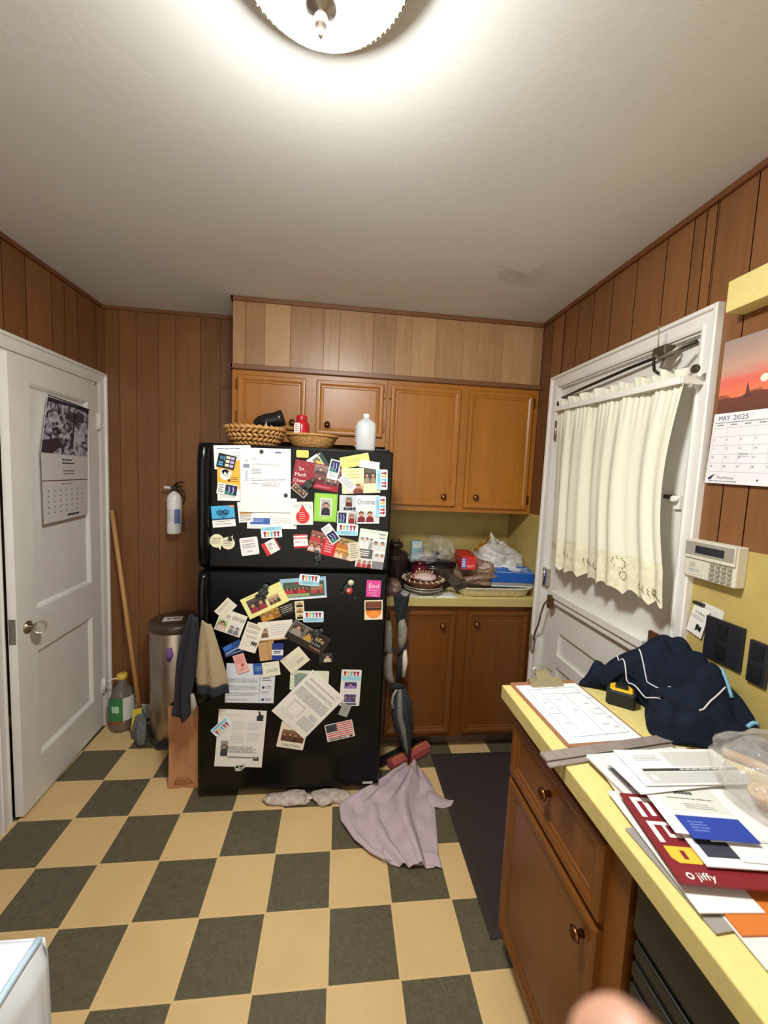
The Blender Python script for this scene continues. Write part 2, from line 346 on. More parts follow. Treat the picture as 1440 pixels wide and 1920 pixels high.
def leaf(b, u, t, du, dt, ln=.022):
    p = Vector(cpt(u, t)); a = Vector((0, -du, dt)).normalized(); s = Vector((0, a.z, -a.y)); o = Vector((-.006, 0, 0))
    b.add([p+o, p+o+a*ln*.5+s*.0020, p+o+a*ln, p+o+a*ln*.5-s*.0020], [(0, 1, 2, 3)])
for u0_, t0_ in ((.05, .86), (.24, .88), (.38, .90), (.46, .89), (.86, .93), (.92, .94)):
    for k in range(7):
        leaf(b, u0_+.020*(k//2), t0_+.006*(k//2), .4 if k % 2 else .9, .9 if k % 2 else -.5, .018)
for k in range(9):
    a = k*2*pi/9; leaf(b, .71+.026*cos(a), .845+.024*sin(a), cos(a+1.4), -sin(a+1.4), .018)
for k in range(9):
    a = k*2*pi/9; leaf(b, .73+.018*cos(a), .905+.018*sin(a), cos(a+1.4), -sin(a+1.4), .014)
b.build('lace_hem', cur)
rod = empty('curtain_rod', (XR-.04, -.245, 1.936), 'flat white curtain rod holding the cream cafe curtain', 'curtain rod'); rod.rotation_euler = (radians(2.1), 0, 0)
B(M((228, 226, 218), .4), (-.045, -.038, -.375, .385, -.012, .012)).build('rail', rod, bevel=.003)
B(M((228, 226, 218), .4), (-.045, .045, .38, .388, -.012, .012)).build('return_bracket', rod)
B(M((228, 226, 218), .4), (-.045, .045, -.388, -.38, -.012, .012)).build('return_bracket', rod)
for yy in (.38, -.40):
    MB().mat(M((90, 82, 66), .4, .7)).lathe([(.012, -.006), (.014, 0), (.012, .006)], (-.02, yy, .03), 12, mtx=RX).build('mount_ring', rod)

# ------------------------------------------------------------------ sheets (paper, cards, magnets)
GLY = {}
def glyphs(text):
    if text in GLY: return GLY[text]
    cu_ = bpy.data.curves.new('glyph', 'FONT'); cu_.body = text; cu_.size = 1; cu_.resolution_u = 2
    o = bpy.data.objects.new('glyph', cu_); me = o.to_mesh()
    r = ([tuple(v.co) for v in me.vertices], [tuple(p.vertices) for p in me.polygons]) if me else ([], [])
    o.to_mesh_clear(); bpy.data.objects.remove(o); bpy.data.curves.remove(cu_); GLY[text] = r; return r
PAL = dict(w=(232, 230, 226), k=(24, 24, 26), g=(120, 120, 122), lg=(190, 190, 190), r=(170, 34, 36), dr=(96, 18, 24), b=(34, 66, 140), lb=(150, 204, 222), y=(230, 220, 120),
           o=(236, 170, 60), c=(228, 214, 176), n=(30, 32, 70), p=(60, 30, 110), gr=(120, 160, 60), t=(190, 150, 98), pk=(222, 70, 150), sk=(190, 140, 112), br=(66, 46, 36), s=(206, 150, 140), sb=(66, 160, 200), tl=(110, 140, 130))
def P(c): return PAL[c] if isinstance(c, str) else c
class Sheet(MB):
    def __init__(s, w_, h_, col='w', t=.0008, rad=0, rough=.55, quad=None, outline=None):
        super().__init__(); s.w, s.h, s.t, s.rough = w_, h_, t, rough
        s.q = quad or [(-w_/2, h_/2), (w_/2, h_/2), (w_/2, -h_/2), (-w_/2, -h_/2)]
        s.mat(M(P(col), rough))
        if outline: uv = outline
        elif rad:
            ru, rv = rad/w_, rad/h_; uv = []
            for cu_, cv, a0 in ((1-ru, rv, -90), (1-ru, 1-rv, 0), (ru, 1-rv, 90), (ru, rv, 180)):
                for k in range(4): a = radians(a0+30*k); uv.append((cu_+ru*cos(a), cv+rv*sin(a)))
        else: uv = [(0, 0), (1, 0), (1, 1), (0, 1)]
        uv = uv[::-1]; top = [s.P3(u, v, t) for u, v in uv]; bot = [s.P3(u, v, 0) for u, v in uv]
        s.rings([bot, top], True, True, True, False)
    def P3(s, u, v, z):
        a, b, c, d = s.q; x = (a[0]*(1-u)+b[0]*u)*(1-v)+(d[0]*(1-u)+c[0]*u)*v; y = (a[1]*(1-u)+b[1]*u)*(1-v)+(d[1]*(1-u)+c[1]*u)*v
        return (x, y, z)
    def poly(s, pts, col, lvl=1):
        s.mat(M(P(col), s.rough)); s.add([s.P3(u, v, s.t+.00012*lvl) for u, v in pts], [tuple(range(len(pts)))[::-1]], False); return s
    def r(s, u0, v0, u1, v1, col, lvl=1): return s.poly([(u0, v0), (u1, v0), (u1, v1), (u0, v1)], col, lvl)
    def c(s, u, v, r, col, lvl=2, n=14, sy=1):
        k = s.w/s.h; return s.poly([(u+r*cos(2*pi*i/n), v+r*k*sy*sin(2*pi*i/n)) for i in range(n)], col, lvl)
    def l(s, u0, v0, u1, v1, n, col='g', th=.35, ragged=.25, lvl=2):
        rr = random.Random(int(u0*997+v0*131+n)); dv = (v1-v0)/n
        for i in range(n):
            u = u0; end = u1-(u1-u0)*ragged*rr.random()
            while u < end:
                e = min(end, u+(u1-u0)*(.08+.16*rr.random())); s.r(u, v0+i*dv, e, v0+(i+th)*dv, col, lvl); u = e+(u1-u0)*.02
        return s
    def T(s, u, v, size, text, col='k', lvl=3, rot=0, sx=1, w=None):
        """text, baseline start at (u,v); size in metres"""
        vs, fs = glyphs(text)
        if not vs: return s
        s.mat(M(P(col), s.rough)); W = max(p[0] for p in vs)
        if w: sx = w/(W*size)
        ca, sa = cos(rot), sin(rot); out = []
        for x, y, _ in vs:
            X, Y = x*size*sx, y*size; X, Y = X*ca-Y*sa, X*sa+Y*ca
            out.append(s.P3(u+X/s.w, v-Y/s.h, s.t+.00012*lvl))
        s.add(out, fs, False); return s
    def ph(s, u0, v0, u1, v1, bg=(70, 60, 52), cloth='r', n=3, lvl=2, seed=0):
        """a small snapshot: heads and shoulders over a background"""
        s.r(u0, v0, u1, v1, bg, lvl); rr = random.Random(seed+n); du = (u1-u0)/n
        s.r(u0, v0, u1, v0+(v1-v0)*.3, tuple(min(255, x+24) for x in P(bg)), lvl+.3)
        cl = [cloth, P(cloth), tuple(int(x*.7) for x in P(cloth))]
        for i in range(n):
            cx = u0+du*(i+.5); cy = v0+(v1-v0)*(.36+.12*rr.random()); rad = min(du*.26, (v1-v0)*.20*s.h/s.w)
            s.poly([(cx-du*.46, v1), (cx-du*.4, cy+(v1-v0)*.25), (cx-du*.15, cy+(v1-v0)*.12), (cx+du*.15, cy+(v1-v0)*.12), (cx+du*.4, cy+(v1-v0)*.25), (cx+du*.46, v1)], cl[i % 3], lvl+.6+.1*i)
            s.c(cx, cy-rad*.25*s.w/s.h, rad*1.12, (40, 28, 22), lvl+1.6, 10); s.c(cx, cy+rad*.1*s.w/s.h, rad*.9, 'sk', lvl+2, 10)
        return s
    def shirts(s, u0=.1, v0=.12, u1=.9, v1=.6, cols=((150, 30, 36), (222, 170, 80), (90, 180, 200), (190, 40, 60), (150, 40, 60))):
        n = len(cols); du = (u1-u0)/n
        for i, c in enumerate(cols):
            a = u0+du*(i+.08); b_ = u0+du*(i+.92); m = (a+b_)/2; q_ = (b_-a)*.24; h = v1-v0
            s.poly([(a, v0), (b_, v0), (b_, v0+h*.38), (b_-q_, v0+h*.38), (b_-q_*.6, v1), (m+q_*.3, v1), (m, v0+h*.7), (m-q_*.3, v1), (a+q_*.6, v1), (a+q_, v0+h*.38), (a, v0+h*.38)], c, 2)
        return s
    def ribbon(s, u0, v0, u1, v1):
        s.r(u0, v0, u1, v1, 'n', 1); s.poly([(u0, v1), (u0, v0+(v1-v0)*.5), (u1, v1)], (30, 110, 90), 2)
        for dx in (.28, .62):
            c0 = u0+(u1-u0)*dx; e = (u1-u0)*.05
            s.poly([(c0-e, v0+(v1-v0)*.2), (c0+e, v0+(v1-v0)*.15), (c0+3*e, v0+(v1-v0)*.5), (c0+e, v0+(v1-v0)*.85), (c0-e, v0+(v1-v0)*.85), (c0+e, v0+(v1-v0)*.5)], (170, 160, 220), 3)
        return s
FR_Y = .068
def on_fridge(s, name, x, z, ang, layer, label, cat, group=None, parent=None):
    m = Matrix.Translation((x, FR_Y-.0006-.0016*layer, z)) @ Matrix.Rotation(pi/2, 4, 'X') @ Matrix.Rotation(radians(ang), 4, 'Z')
    return s.build(name, parent, label, cat, group, mtx=m)
# ------------------------------------------------------------------ refrigerator
fr = empty('refrigerator', (.48, .4, 0), 'black top-freezer refrigerator covered in magnets, cards and papers', 'refrigerator')
fx = -.48; fy = -.4
B(BLACKG, (.05+fx, .91+fx, .13+fy, .73+fy, .03, 1.69)).build('body', fr, bevel=.006)
for nm, z0, z1 in (('freezer_door', 1.135, 1.697), ('fresh_food_door', .045, 1.12)):
    d = B(BLACKG, (.052+fx, .915+fx, .068+fy, .125+fy, z0, z1)).build(nm, fr, bevel=.010)
    hz0, hz1 = (z0+.01, z1-.005) if z0 > 1 else (z1-.62, z1-.005)
    hb = MB().mat(BLACKG)
    hb.rings([[(x+fx, y+fy, z) for x, y in ((.052, .068), (.052, yy), (.062, yy-.012), (.082, yy-.012), (.098, yy+.004), (.100, .068))] for z, yy in ((hz0, .062), (hz0+.03, .048), (hz0+.12, .036), (hz1-.08, .036), (hz1-.02, .046), (hz1, .06))], True, True, True, True)
    hb.build('handle', d)
B(M((22, 22, 23), .6), (.06+fx, .90+fx, .11+fy, .13+fy, .012, .05)).build('kick_grille', fr)
B(M((30, 30, 32), .4), (.83+fx, .90+fx, .085+fy, .15+fy, 1.697, 1.708)).build('hinge_cover', fr, bevel=.003)
for x in (.09, .85): MB().mat(M((30, 30, 30), .6)).lathe([(.018, 0), (.018, .032)], (x+fx, .2+fy, 0), 10).build('foot', fr)

D = {
'letter_back':(0.193,1.637,0.159,0.105,3),'black_we':(0.168,1.617,0.077,0.061,-11),'yellow_sheep':(0.178,1.533,0.098,0.181,1),'ribbon_a':(0.174,1.492,0.091,0.051,-8),
'big_letter':(0.339,1.540,0.221,0.287,1),'form_strip':(0.251,1.394,0.062,0.093,6),'envelope':(0.369,1.391,0.220,0.140,1),'shirts_a':(0.369,1.306,0.093,0.053,5),
'blue_card':(0.156,1.371,0.100,0.096,6),'white_red':(0.272,1.238,0.080,0.082,9),'sup_rot':(0.368,1.237,0.070,0.060,30),'sticky':(0.499,1.667,0.055,0.033,1),
'xmas_red':(0.566,1.570,0.212,0.113,-9),'holiday_back':(0.569,1.631,0.078,0.072,35),'ribbon_b':(0.643,1.602,0.049,0.091,-12),'tiny_photo':(0.490,1.500,0.075,0.031,-38),
'yellow_paper':(0.737,1.647,0.133,0.052,13),'white_slip':(0.804,1.632,0.092,0.034,-6),'beige_photo':(0.768,1.557,0.177,0.116,4),'receipt':(0.705,1.542,0.084,0.040,-44),
'shirts_b':(0.864,1.566,0.093,0.053,-88),'think_iron':(0.509,1.397,0.090,0.106,2),'green_frame':(0.610,1.427,0.105,0.131,-1),'xmas_snow':(0.712,1.450,0.079,0.075,1),
'xmas_word':(0.805,1.425,0.107,0.132,2),'ribbon_c':(0.707,1.383,0.084,0.059,-1),'shirts_c':(0.714,1.327,0.098,0.053,-1),'shirts_d':(0.863,1.441,0.095,0.050,-88),
'sup_flat':(0.501,1.267,0.064,0.065,4),'collage':(0.644,1.249,0.212,0.100,-13),'ribbon_d':(0.638,1.305,0.048,0.092,37),'beige_list':(0.749,1.225,0.053,0.086,10),
'family':(0.830,1.238,0.133,0.183,-6),'yellow_photo':(0.345,0.986,0.198,0.103,27),'dark_gold':(0.405,0.929,0.171,0.051,20),'class_photo':(0.520,1.045,0.211,0.102,5),
'shirts_e':(0.546,1.086,0.093,0.052,-4),'photo_strip':(0.505,0.939,0.042,0.091,5),'shirts_f':(0.569,0.909,0.095,0.052,1),'biz_card':(0.171,0.947,0.089,0.057,48),
'joy_card':(0.194,0.879,0.121,0.107,-20),'text_card':(0.288,0.810,0.080,0.136,-18),'recipe':(0.398,0.843,0.158,0.092,6),'dark_photo':(0.547,0.809,0.197,0.100,-29),
'blue_stack_a':(0.204,0.762,0.085,0.041,29),'blue_stack_b':(0.216,0.743,0.102,0.030,20),'pink_card':(0.242,0.685,0.052,0.091,18),'tan_env':(0.358,0.743,0.072,0.091,8),
'blue_white':(0.408,0.740,0.052,0.083,0),'blue_small':(0.322,0.658,0.047,0.053,4),'cream_small':(0.380,0.657,0.079,0.069,8),'cream_rot':(0.490,0.698,0.110,0.087,40),
'dark_small':(0.634,0.709,0.065,0.049,3),'end_pink':(0.848,1.048,0.069,0.081,-2),'orange_sq':(0.852,0.944,0.087,0.095,2),'gray_letter':(0.285,0.585,0.224,0.192,-2),
'map_card':(0.559,0.596,0.182,0.097,-2),'rot_letter':(0.558,0.478,0.214,0.276,-43),'xmas_card2':(0.486,0.320,0.129,0.131,-11),'bookmark':(0.756,0.556,0.097,0.182,-2),
'gray_ticket':(0.733,0.444,0.045,0.062,-20),'flag':(0.712,0.339,0.135,0.087,12),'thumb_letter':(0.244,0.312,0.220,0.286,-4),'shirts_g':(0.155,0.374,0.095,0.045,44),
'label_bottom':(0.859,0.06,0.049,0.011,0)}
MAG = 'magnets and cards on the refrigerator'
def put(key, layer, name, label, cat, draw, col='w', rad=0, group=None, t=.0008, rough=.55):
    x, z, w_, h_, a = D[key]; s = Sheet(w_, h_, col, t, rad, rough); draw(s); return on_fridge(s, name, x, z, a, layer, label, cat, group)
LB = (150, 205, 222)
put('letter_back', 0, 'letter', 'white letter at top left corner of the freezer door, behind the biggest letter', 'letter', lambda s: s.l(.08, .12, .95, .2, 1, (60, 80, 150)).l(.5, .3, .9, .9, 5, 'lg'))
put('yellow_sheep', 1, 'postcard', 'orange yellow card with white sheep drawing on the freezer door', 'card',
    lambda s: s.r(0, 0, 1, .72, (238, 176, 66)).c(.36, .36, .24, 'w').c(.28, .3, .16, 'w').c(.46, .32, .17, 'w').c(.52, .50, .07, (90, 60, 40), 3).l(.6, .42, .95, .56, 3, 'br').l(.1, .85, .8, .95, 2, 'lg'))
put('ribbon_a', 2, 'magnet', 'white magnet with purple square below the orange yellow sheep card', 'magnet', lambda s: (s.ribbon(.38, .06, .95, .94), s.l(.06, .15, .32, .9, 4, 'k')), rad=.003, t=.0012)
put('black_we', 3, 'magnet', 'black magnet with blue and white capital letters over orange card', 'magnet',
    lambda s: (s.T(.10, .45, .026, 'WE', (80, 170, 220), w=.026), s.l(.1, .58, .36, .92, 2, (80, 170, 220), .7, .1), s.l(.46, .1, .68, .95, 3, (226, 220, 190), .7, .1), s.l(.72, .1, .94, .95, 3, (190, 170, 220), .7, .1)), 'k', .002, t=.0015)
put('envelope', 0, 'envelope', 'white envelope with blue panel below the large letter on freezer door', 'envelope', lambda s: (s.r(.06, .65, .46, .86, (64, 98, 170)), s.l(.08, .68, .4, .8, 3, (180, 196, 226)), s.l(.52, .66, .97, .86, 3, 'lg'), s.l(.05, .93, .6, .96, 1, 'lg')))
put('form_strip', 1, 'leaflet', 'white and tan leaflet edge poking out left below the large letter', 'leaflet', lambda s: (s.r(.1, .45, .98, .62, 't'), s.l(.1, .66, .9, .95, 4, 'br')))
def big(s):
    s.l(.22, .17, .34, .19, 1, 'k').l(.82, .19, .95, .2, 1, 'g').r(.69, .05, .81, .075, (70, 80, 120)).l(.22, .24, .9, .27, 2, 'g').l(.22, .32, .45, .42, 4, 'g').l(.22, .475, .95, .52, 2, 'g', ragged=.1)
    s.l(.5, .53, .72, .54, 1, 'k').l(.22, .55, .95, .57, 1, 'g').l(.44, .58, .75, .6, 1, 'k').r(.06, .25, .18, .31, (130, 140, 160)).r(.09, .18, .15, .22, 'lg').r(.1, .35, .14, .48, (170, 186, 200)).l(.06, .49, .18, .52, 2, (40, 70, 140))
put('big_letter', 3, 'letter', 'largest white letter held by two discs on upper freezer door', 'letter', big)
for (x, z), lb in (((.32, 1.668), 'dark round magnet near top edge of the largest white letter'), ((.43, 1.477), 'dark round magnet low on right of the largest white letter')):
    b = MB().mat(M((58, 58, 60), .5)); b.lathe([(.0, 0), (.0085, 0), (.009, .001), (.009, .003), (.008, .004), (0, .004)], n=20)
    on_fridge(b, 'disc_magnet', x, z, 0, 4, lb, 'magnet')
put('blue_card', 0, 'postcard', 'bright blue card with tree heart drawing at left of freezer door', 'card',
    lambda s: (s.r(0, 0, 1, .66, (74, 168, 214)), s.c(.36, .3, .17, (40, 100, 140), 2, sy=.7), s.c(.62, .3, .17, (40, 100, 140), 2, sy=.7), s.poly([(.22, .38), (.78, .38), (.5, .62)], (50, 120, 160), 2), s.l(.2, .72, .8, .78, 1, 'k'), s.l(.12, .84, .92, .9, 1, 'k'), s.r(0, .58, 1, .66, (30, 80, 110), 2), s.poly([(.7, 0), (1, 0), (1, .12)], (220, 150, 90), 2)))
def shirt_mag(key, layer, label, cols=None):
    def dr(s):
        s.r(.02, .60 if cols != 'low' else .05, .98, .95 if cols != 'low' else .38, LB, 1)
        if cols == 'low': s.shirts(.1, .45, .9, .92); s.l(.2, .12, .8, .32, 2, (90, 130, 170))
        else: s.shirts(.1, .1, .9, .56); s.l(.2, .66, .8, .88, 2, (90, 130, 170))
    return put(key, layer, 'souvenir_magnet', label, 'magnet', dr, (226, 240, 244), .006, 'magnets printed with five coloured figures', .0014)
shirt_mag('shirts_a', 2, 'pale blue magnet with five coloured figures below white envelope', 'low')
shirt_mag('shirts_b', 5, 'upright pale blue five-figure magnet on right edge of beige photo card')
shirt_mag('shirts_c', 4, 'pale blue five-figure magnet below the snowy Christmas cards')
shirt_mag('shirts_d', 4, 'upright pale blue five-figure magnet at right of word Christmas')
shirt_mag('shirts_e', 5, 'pale blue five-figure magnet topping the team photo card')
shirt_mag('shirts_f', 2, 'pale blue five-figure magnet right of dark gold photo card')
shirt_mag('shirts_g', 3, 'tilted pale blue five-figure magnet on thumbs-up letter', 'low')
def bubble(s, tip):
    s.l(.2, .32, .8, .72, 4, 'g')
def round_tag(key, x, z, label, tipang, r=.032, layer=1, name='round_magnet'):
    ol = [(.5+.42*cos(2*pi*k/28), .5+.42*sin(2*pi*k/28)) for k in range(28)]
    k = int(tipang/360*28) % 28; ol[k] = (.5+.6*cos(radians(tipang)), .5+.6*sin(radians(tipang)))
    s = Sheet(2.3*r, 2.3*r, (222, 216, 180), .0012, outline=ol); bubble(s, 0); return on_fridge(s, name, x, z, 0, layer, label, 'magnet')
round_tag('', .129, 1.259, 'cream speech-bubble magnet, left of the cream pair', 70)
round_tag('', .179, 1.250, 'cream round magnet under a small black clip, right of pair', 300, .030, 2)
b = MB().mat(M((30, 30, 30), .5)); b.rings([[(-.010, -.008, 0), (.012, -.010, 0), (.004, .016, 0), (-.002, .018, 0)], [(-.008, -.006, .006), (.010, -.008, .006), (.003, .014, .003), (-.001, .016, .003)]])
on_fridge(b, 'magnet_clip', .186, 1.273, 0, 4, 'small black clip magnet over the cream round magnet', 'magnet')
put('white_red', 1, 'magnet', 'white rounded square magnet with small red printing', 'magnet', lambda s: s.l(.15, .14, .85, .3, 2, (150, 60, 60)).l(.12, .36, .88, .64, 3, 'g').l(.34, .72, .7, .86, 2, 'g'), 'w', .007, t=.0014)
def sup(s): s.r(.0, .0, 1, .1, 'r').r(0, .22, 1, .34, (206, 50, 46)).T(.28, .17, .006, 'I AM A', 'w', w=.02).T(.06, .33, .008, 'SUPPORTER', 'w', w=s.w*.86).r(0, .85, 1, 1, 'r').l(.1, .5, .55, .62, 2, 'k').c(.78, .6, .1, (200, 196, 190))
put('sup_rot', 1, 'sticker_magnet', 'red and white magnet tilted, right of the white square magnet', 'magnet', lambda s: (s.r(0, 0, .26, 1, (200, 50, 50)), s.r(.92, 0, 1, 1, 'r'), s.l(.35, .2, .6, .8, 4, 'g'), s.l(.68, .4, .85, .8, 2, 'lg'), s.c(.6, .3, .1, 'lg')), rad=.004, t=.0014)
put('sup_flat', 1, 'sticker_magnet', 'red and white SUPPORTER magnet level beside the photo collage', 'magnet', sup, rad=.003, t=.0014)
put('sticky', 1, 'sticky_note', 'blank yellow sticky note at top middle of freezer door', 'sticky note', lambda s: None, (240, 198, 98), .005)
put('holiday_back', 1, 'photo_card', 'tilted dark green holiday card behind the red photo card', 'card', lambda s: (s.poly([(0, 0), (.75, 0), (.75, .8), (0, .8)], 'w', 1), s.ph(.3, .15, .7, .75, (90, 110, 70), (220, 190, 60), 1), s.c(.85, .1, .04, 'lg')), (40, 62, 46))
def xr(s):
    s.T(.10, .42, .024, 'So', 'w', rot=.15).T(.04, .66, .024, 'Much', (240, 220, 220), rot=.1).T(.03, .9, .022, 'Cheer', (240, 220, 220), rot=.1)
    s.ph(.42, .04, .98, .40, (120, 100, 96), (70, 56, 60), 2).ph(.46, .44, .68, .76, (80, 60, 56), 'dr', 1, seed=3).ph(.70, .44, .98, .76, (110, 100, 96), (60, 50, 50), 2, seed=4)
    for k in range(24): s.c(.04+.36*random.random(), .05+.9*random.random(), .008, (210, 120, 120), 2, 5)
    s.r(.45, .80, 1, 1, (150, 20, 40)).l(.5, .86, .9, .95, 2, (220, 150, 160))
put('xmas_red', 2, 'photo_card', 'large red photo card of family snapshots, middle of freezer door', 'card', xr, (140, 32, 42))
put('ribbon_b', 3, 'magnet', 'white magnet with purple ribbon square beside the yellow paper', 'magnet', lambda s: (s.ribbon(.1, .06, .9, .62), s.l(.15, .68, .85, .92, 2, 'g')), rad=.004, t=.0012)
put('tiny_photo', 3, 'photo_card', 'small tilted photo at lower left of large red photo card', 'card', lambda s: s.ph(.05, .1, .95, .9, (80, 66, 56), (96, 70, 50), 3), (196, 188, 174))
put('yellow_paper', 1, 'paper_slip', 'pale yellow paper near top right of freezer door', 'paper', lambda s: s.l(.08, .1, .14, .2, 1, 'k').l(.2, .35, .8, .7, 2, (170, 160, 90)), (236, 228, 120))
put('beige_photo', 2, 'photo_card', 'beige photo card with golden script at upper right of freezer', 'card', lambda s: (s.l(.06, .1, .5, .45, 3, (214, 190, 110), .5), s.ph(.58, 0, .9, .62, (70, 60, 50), (150, 130, 110), 2), s.ph(.28, .58, .56, 1, (190, 160, 110), (120, 60, 50), 1)), (232, 212, 176))
put('white_slip', 4, 'paper_slip', 'narrow white slip over the yellow paper', 'paper', lambda s: s.l(.3, .35, .8, .6, 1, 'lg'))
put('receipt', 4, 'receipt', 'white receipt slip tilted over the beige photo card', 'receipt', lambda s: s.l(.15, .12, .9, .9, 4, (100, 100, 104)))
def ti(s):
    for i, ch in enumerate('Think Iron'):
        a = (i-4.5)/4.5; s.T(.46+a*.40, .17+.10*a*a, .014, ch, (60, 60, 64), rot=-a*.35)
    R_ = (206, 46, 48); s.c(.48, .66, .34, R_, 1, 24); s.poly([(.48, .12), (.72, .5), (.24, .5)], R_, 1.2); s.l(.3, .45, .62, .88, 5, (240, 200, 196), .22)
put('think_iron', 3, 'magnet', 'white magnet with red blood drop and words Think Iron', 'magnet', ti, (226, 222, 214), .003, t=.0014)
put('green_frame', 2, 'portrait_magnet', 'green photo frame magnet around a portrait', 'magnet', lambda s: (s.r(.05, .04, .95, .96, (150, 200, 80)), s.r(.26, .18, .76, .80, 'w', 2), s.ph(.30, .21, .72, .78, (150, 146, 140), (36, 36, 40), 1, 3), s.l(.36, .86, .64, .92, 1, 'w')), (128, 182, 62), t=.0018)
put('xmas_snow', 1, 'photo_card', 'small snowy photo card left of word Christmas', 'card', lambda s: (s.r(0, 0, 1, 1, (196, 200, 204)), s.ph(.35, .1, .75, .7, (120, 126, 130), 'dr', 1), s.l(.25, .75, .95, .95, 1, 'k', .9, 0)), (214, 216, 218))
def xw(s): s.T(.04, .32, .034, 'Christmas', (50, 50, 54), w=s.w*.78); s.ph(.03, .42, .78, .95, (196, 196, 192), (120, 24, 34), 2); s.r(.80, .42, .98, .95, (200, 206, 208))
put('xmas_word', 2, 'photo_card', 'white photo card with the word Christmas above red jumpers', 'card', xw, (226, 228, 228))
put('ribbon_c', 3, 'photo_card', 'small white card pairing ribbon square and red-clad portrait', 'card', lambda s: (s.ribbon(.05, .1, .5, .95), s.ph(.6, .06, .97, .95, (150, 140, 130), (130, 24, 34), 1)))
def col_(s):
    s.ph(0, .02, .36, .5, (120, 70, 60), (190, 60, 60), 3).ph(0, .5, .3, .96, (150, 80, 60), (200, 190, 180), 2, seed=5).r(.32, .02, .60, .98, (200, 40, 48), 4).l(.36, .2, .56, .9, 6, (236, 180, 180), .4, lvl=5)
    s.ph(.6, .0, .98, .48, (130, 110, 60), (190, 110, 40), 3, lvl=4, seed=2).ph(.6, .5, .98, .98, (190, 130, 50), (220, 200, 170), 4, lvl=4, seed=3)
put('collage', 1, 'photo_card', 'wide red collage card of many snapshots, lower freezer door', 'card', col_, (170, 60, 56))
put('ribbon_d', 4, 'magnet', 'tilted white ribbon magnet over the red collage card', 'magnet', lambda s: (s.ribbon(.1, .40, .9, .94), s.l(.15, .08, .85, .34, 3, 'g')), rad=.003, t=.0012)
put('beige_list', 3, 'magnet', 'beige list magnet between red collage and family photo card', 'magnet', lambda s: s.l(.15, .08, .85, .92, 7, 'g'), (218, 208, 180), .004)
def fam(s): s.ph(.04, .10, .72, .52, (196, 206, 196), (226, 226, 224), 4).ph(.5, .2, .98, .56, (200, 208, 200), (214, 214, 210), 2, lvl=4, seed=5).r(.0, .52, .56, .76, (90, 92, 90), 8).l(.06, .56, .5, .72, 3, 'w', .5, lvl=9).ph(.62, .52, 1, .80, (206, 206, 200), (220, 210, 206), 2, lvl=8).ph(.04, .76, .58, 1, (196, 190, 186), (190, 60, 60), 3, lvl=8).r(.60, .80, 1, 1, (130, 130, 130), 8).l(.7, .08, .95, .28, 2, 'g', .3)
put('family', 2, 'photo_card', 'family group photo card at lower right of freezer door', 'card', fam, (210, 220, 208))
def figure_magnet(x, z, ang, sc, label, cols, layer=6):
    b = MB(); s = sc
    b.mat(M(P(cols[0]), .5)); b.rings([[(px_*s, py_*s, 0) for px_, py_ in ((-.016, -.022), (.014, -.020), (.022, .002), (.010, .014), (-.012, .014), (-.020, .0))], [(px_*s*.8, py_*s*.8, .006*s) for px_, py_ in ((-.016, -.022), (.014, -.020), (.022, .002), (.010, .014), (-.012, .014), (-.020, .0))]])
    b.mat(M(P(cols[1]), .5)).lathe([(0, 0), (.011*s, 0), (.012*s, .004*s), (.008*s, .008*s), (0, .009*s)], (.002*s, .022*s, 0), 12)
    b.mat(M(P(cols[2]), .5)).rings([[(px_*s, py_*s, 0) for px_, py_ in ((-.024, -.03), (-.006, -.03), (-.006, -.020), (-.022, -.020))], [(px_*s, py_*s, .005*s) for px_, py_ in ((-.024, -.03), (-.006, -.03), (-.006, -.020), (-.022, -.020))]])
    b.rings([[(px_*s, py_*s, 0) for px_, py_ in ((.004, -.028), (.022, -.026), (.020, -.018), (.006, -.020))], [(px_*s, py_*s, .005*s) for px_, py_ in ((.004, -.028), (.022, -.026), (.020, -.018), (.006, -.020))]])
    for cx, cy in ((-.008, 0), (.004, -.006), (.010, .004)): b.mat(M((180, 180, 176), .5)).lathe([(0, .006*s), (.002*s, .0062*s), (0, .0068*s)], (cx*s, cy*s, 0), 6)
    return on_fridge(b, 'figure_magnet', x, z, ang, layer, label, 'magnet')
GG = ((44, 50, 48), (60, 64, 60), (30, 34, 34))
figure_magnet(.531, 1.53, -40, 1.05, 'dark figure magnet over lower left of the red photo card', GG)
figure_magnet(.582, 1.196, 20, 1.05, 'dark figure magnet hanging below the red collage card', GG)
figure_magnet(.339, 1.031, -20, 1.15, 'dark figure magnet holding the pale yellow photo card', GG)
figure_magnet(.588, .836, -60, 1.0, 'dark figure magnet over the dark tilted photo card', GG)
figure_magnet(.727, 1.053, -20, 1.25, 'figure magnet in dark suit beside a red round shape', ((34, 50, 50), (206, 196, 170), (28, 28, 30)))
b = MB().mat(M((200, 60, 60), .5)); b.lathe([(0, .006), (.016, .006), (.015, .011), (0, .012)], (0, 0, 0), 16); b.mat(M((222, 176, 150), .5)).lathe([(0, .0125), (.009, .012), (0, .014)], (-.004, 0, 0), 12)
on_fridge(b, 'round_magnet', .732, 1.040, 0, 8, 'red round magnet overlapping the dark suited figure magnet', 'magnet')
put('class_photo', 2, 'photo_card', 'blue bordered team photo card in red shirts, top of lower door', 'card',
    lambda s: (s.r(.06, .18, .95, .88, (70, 88, 66)), s.ph(.10, .32, .62, .70, (60, 74, 56), (206, 48, 60), 6, lvl=2), s.ph(.66, .36, .92, .76, (150, 120, 90), (190, 50, 60), 4, lvl=2, seed=6), s.r(.08, .72, .62, .86, (150, 160, 110), 7), s.r(0, .92, 1, 1, 'w'), s.l(.3, .2, .45, .3, 1, 'r', .8)), (150, 186, 210))
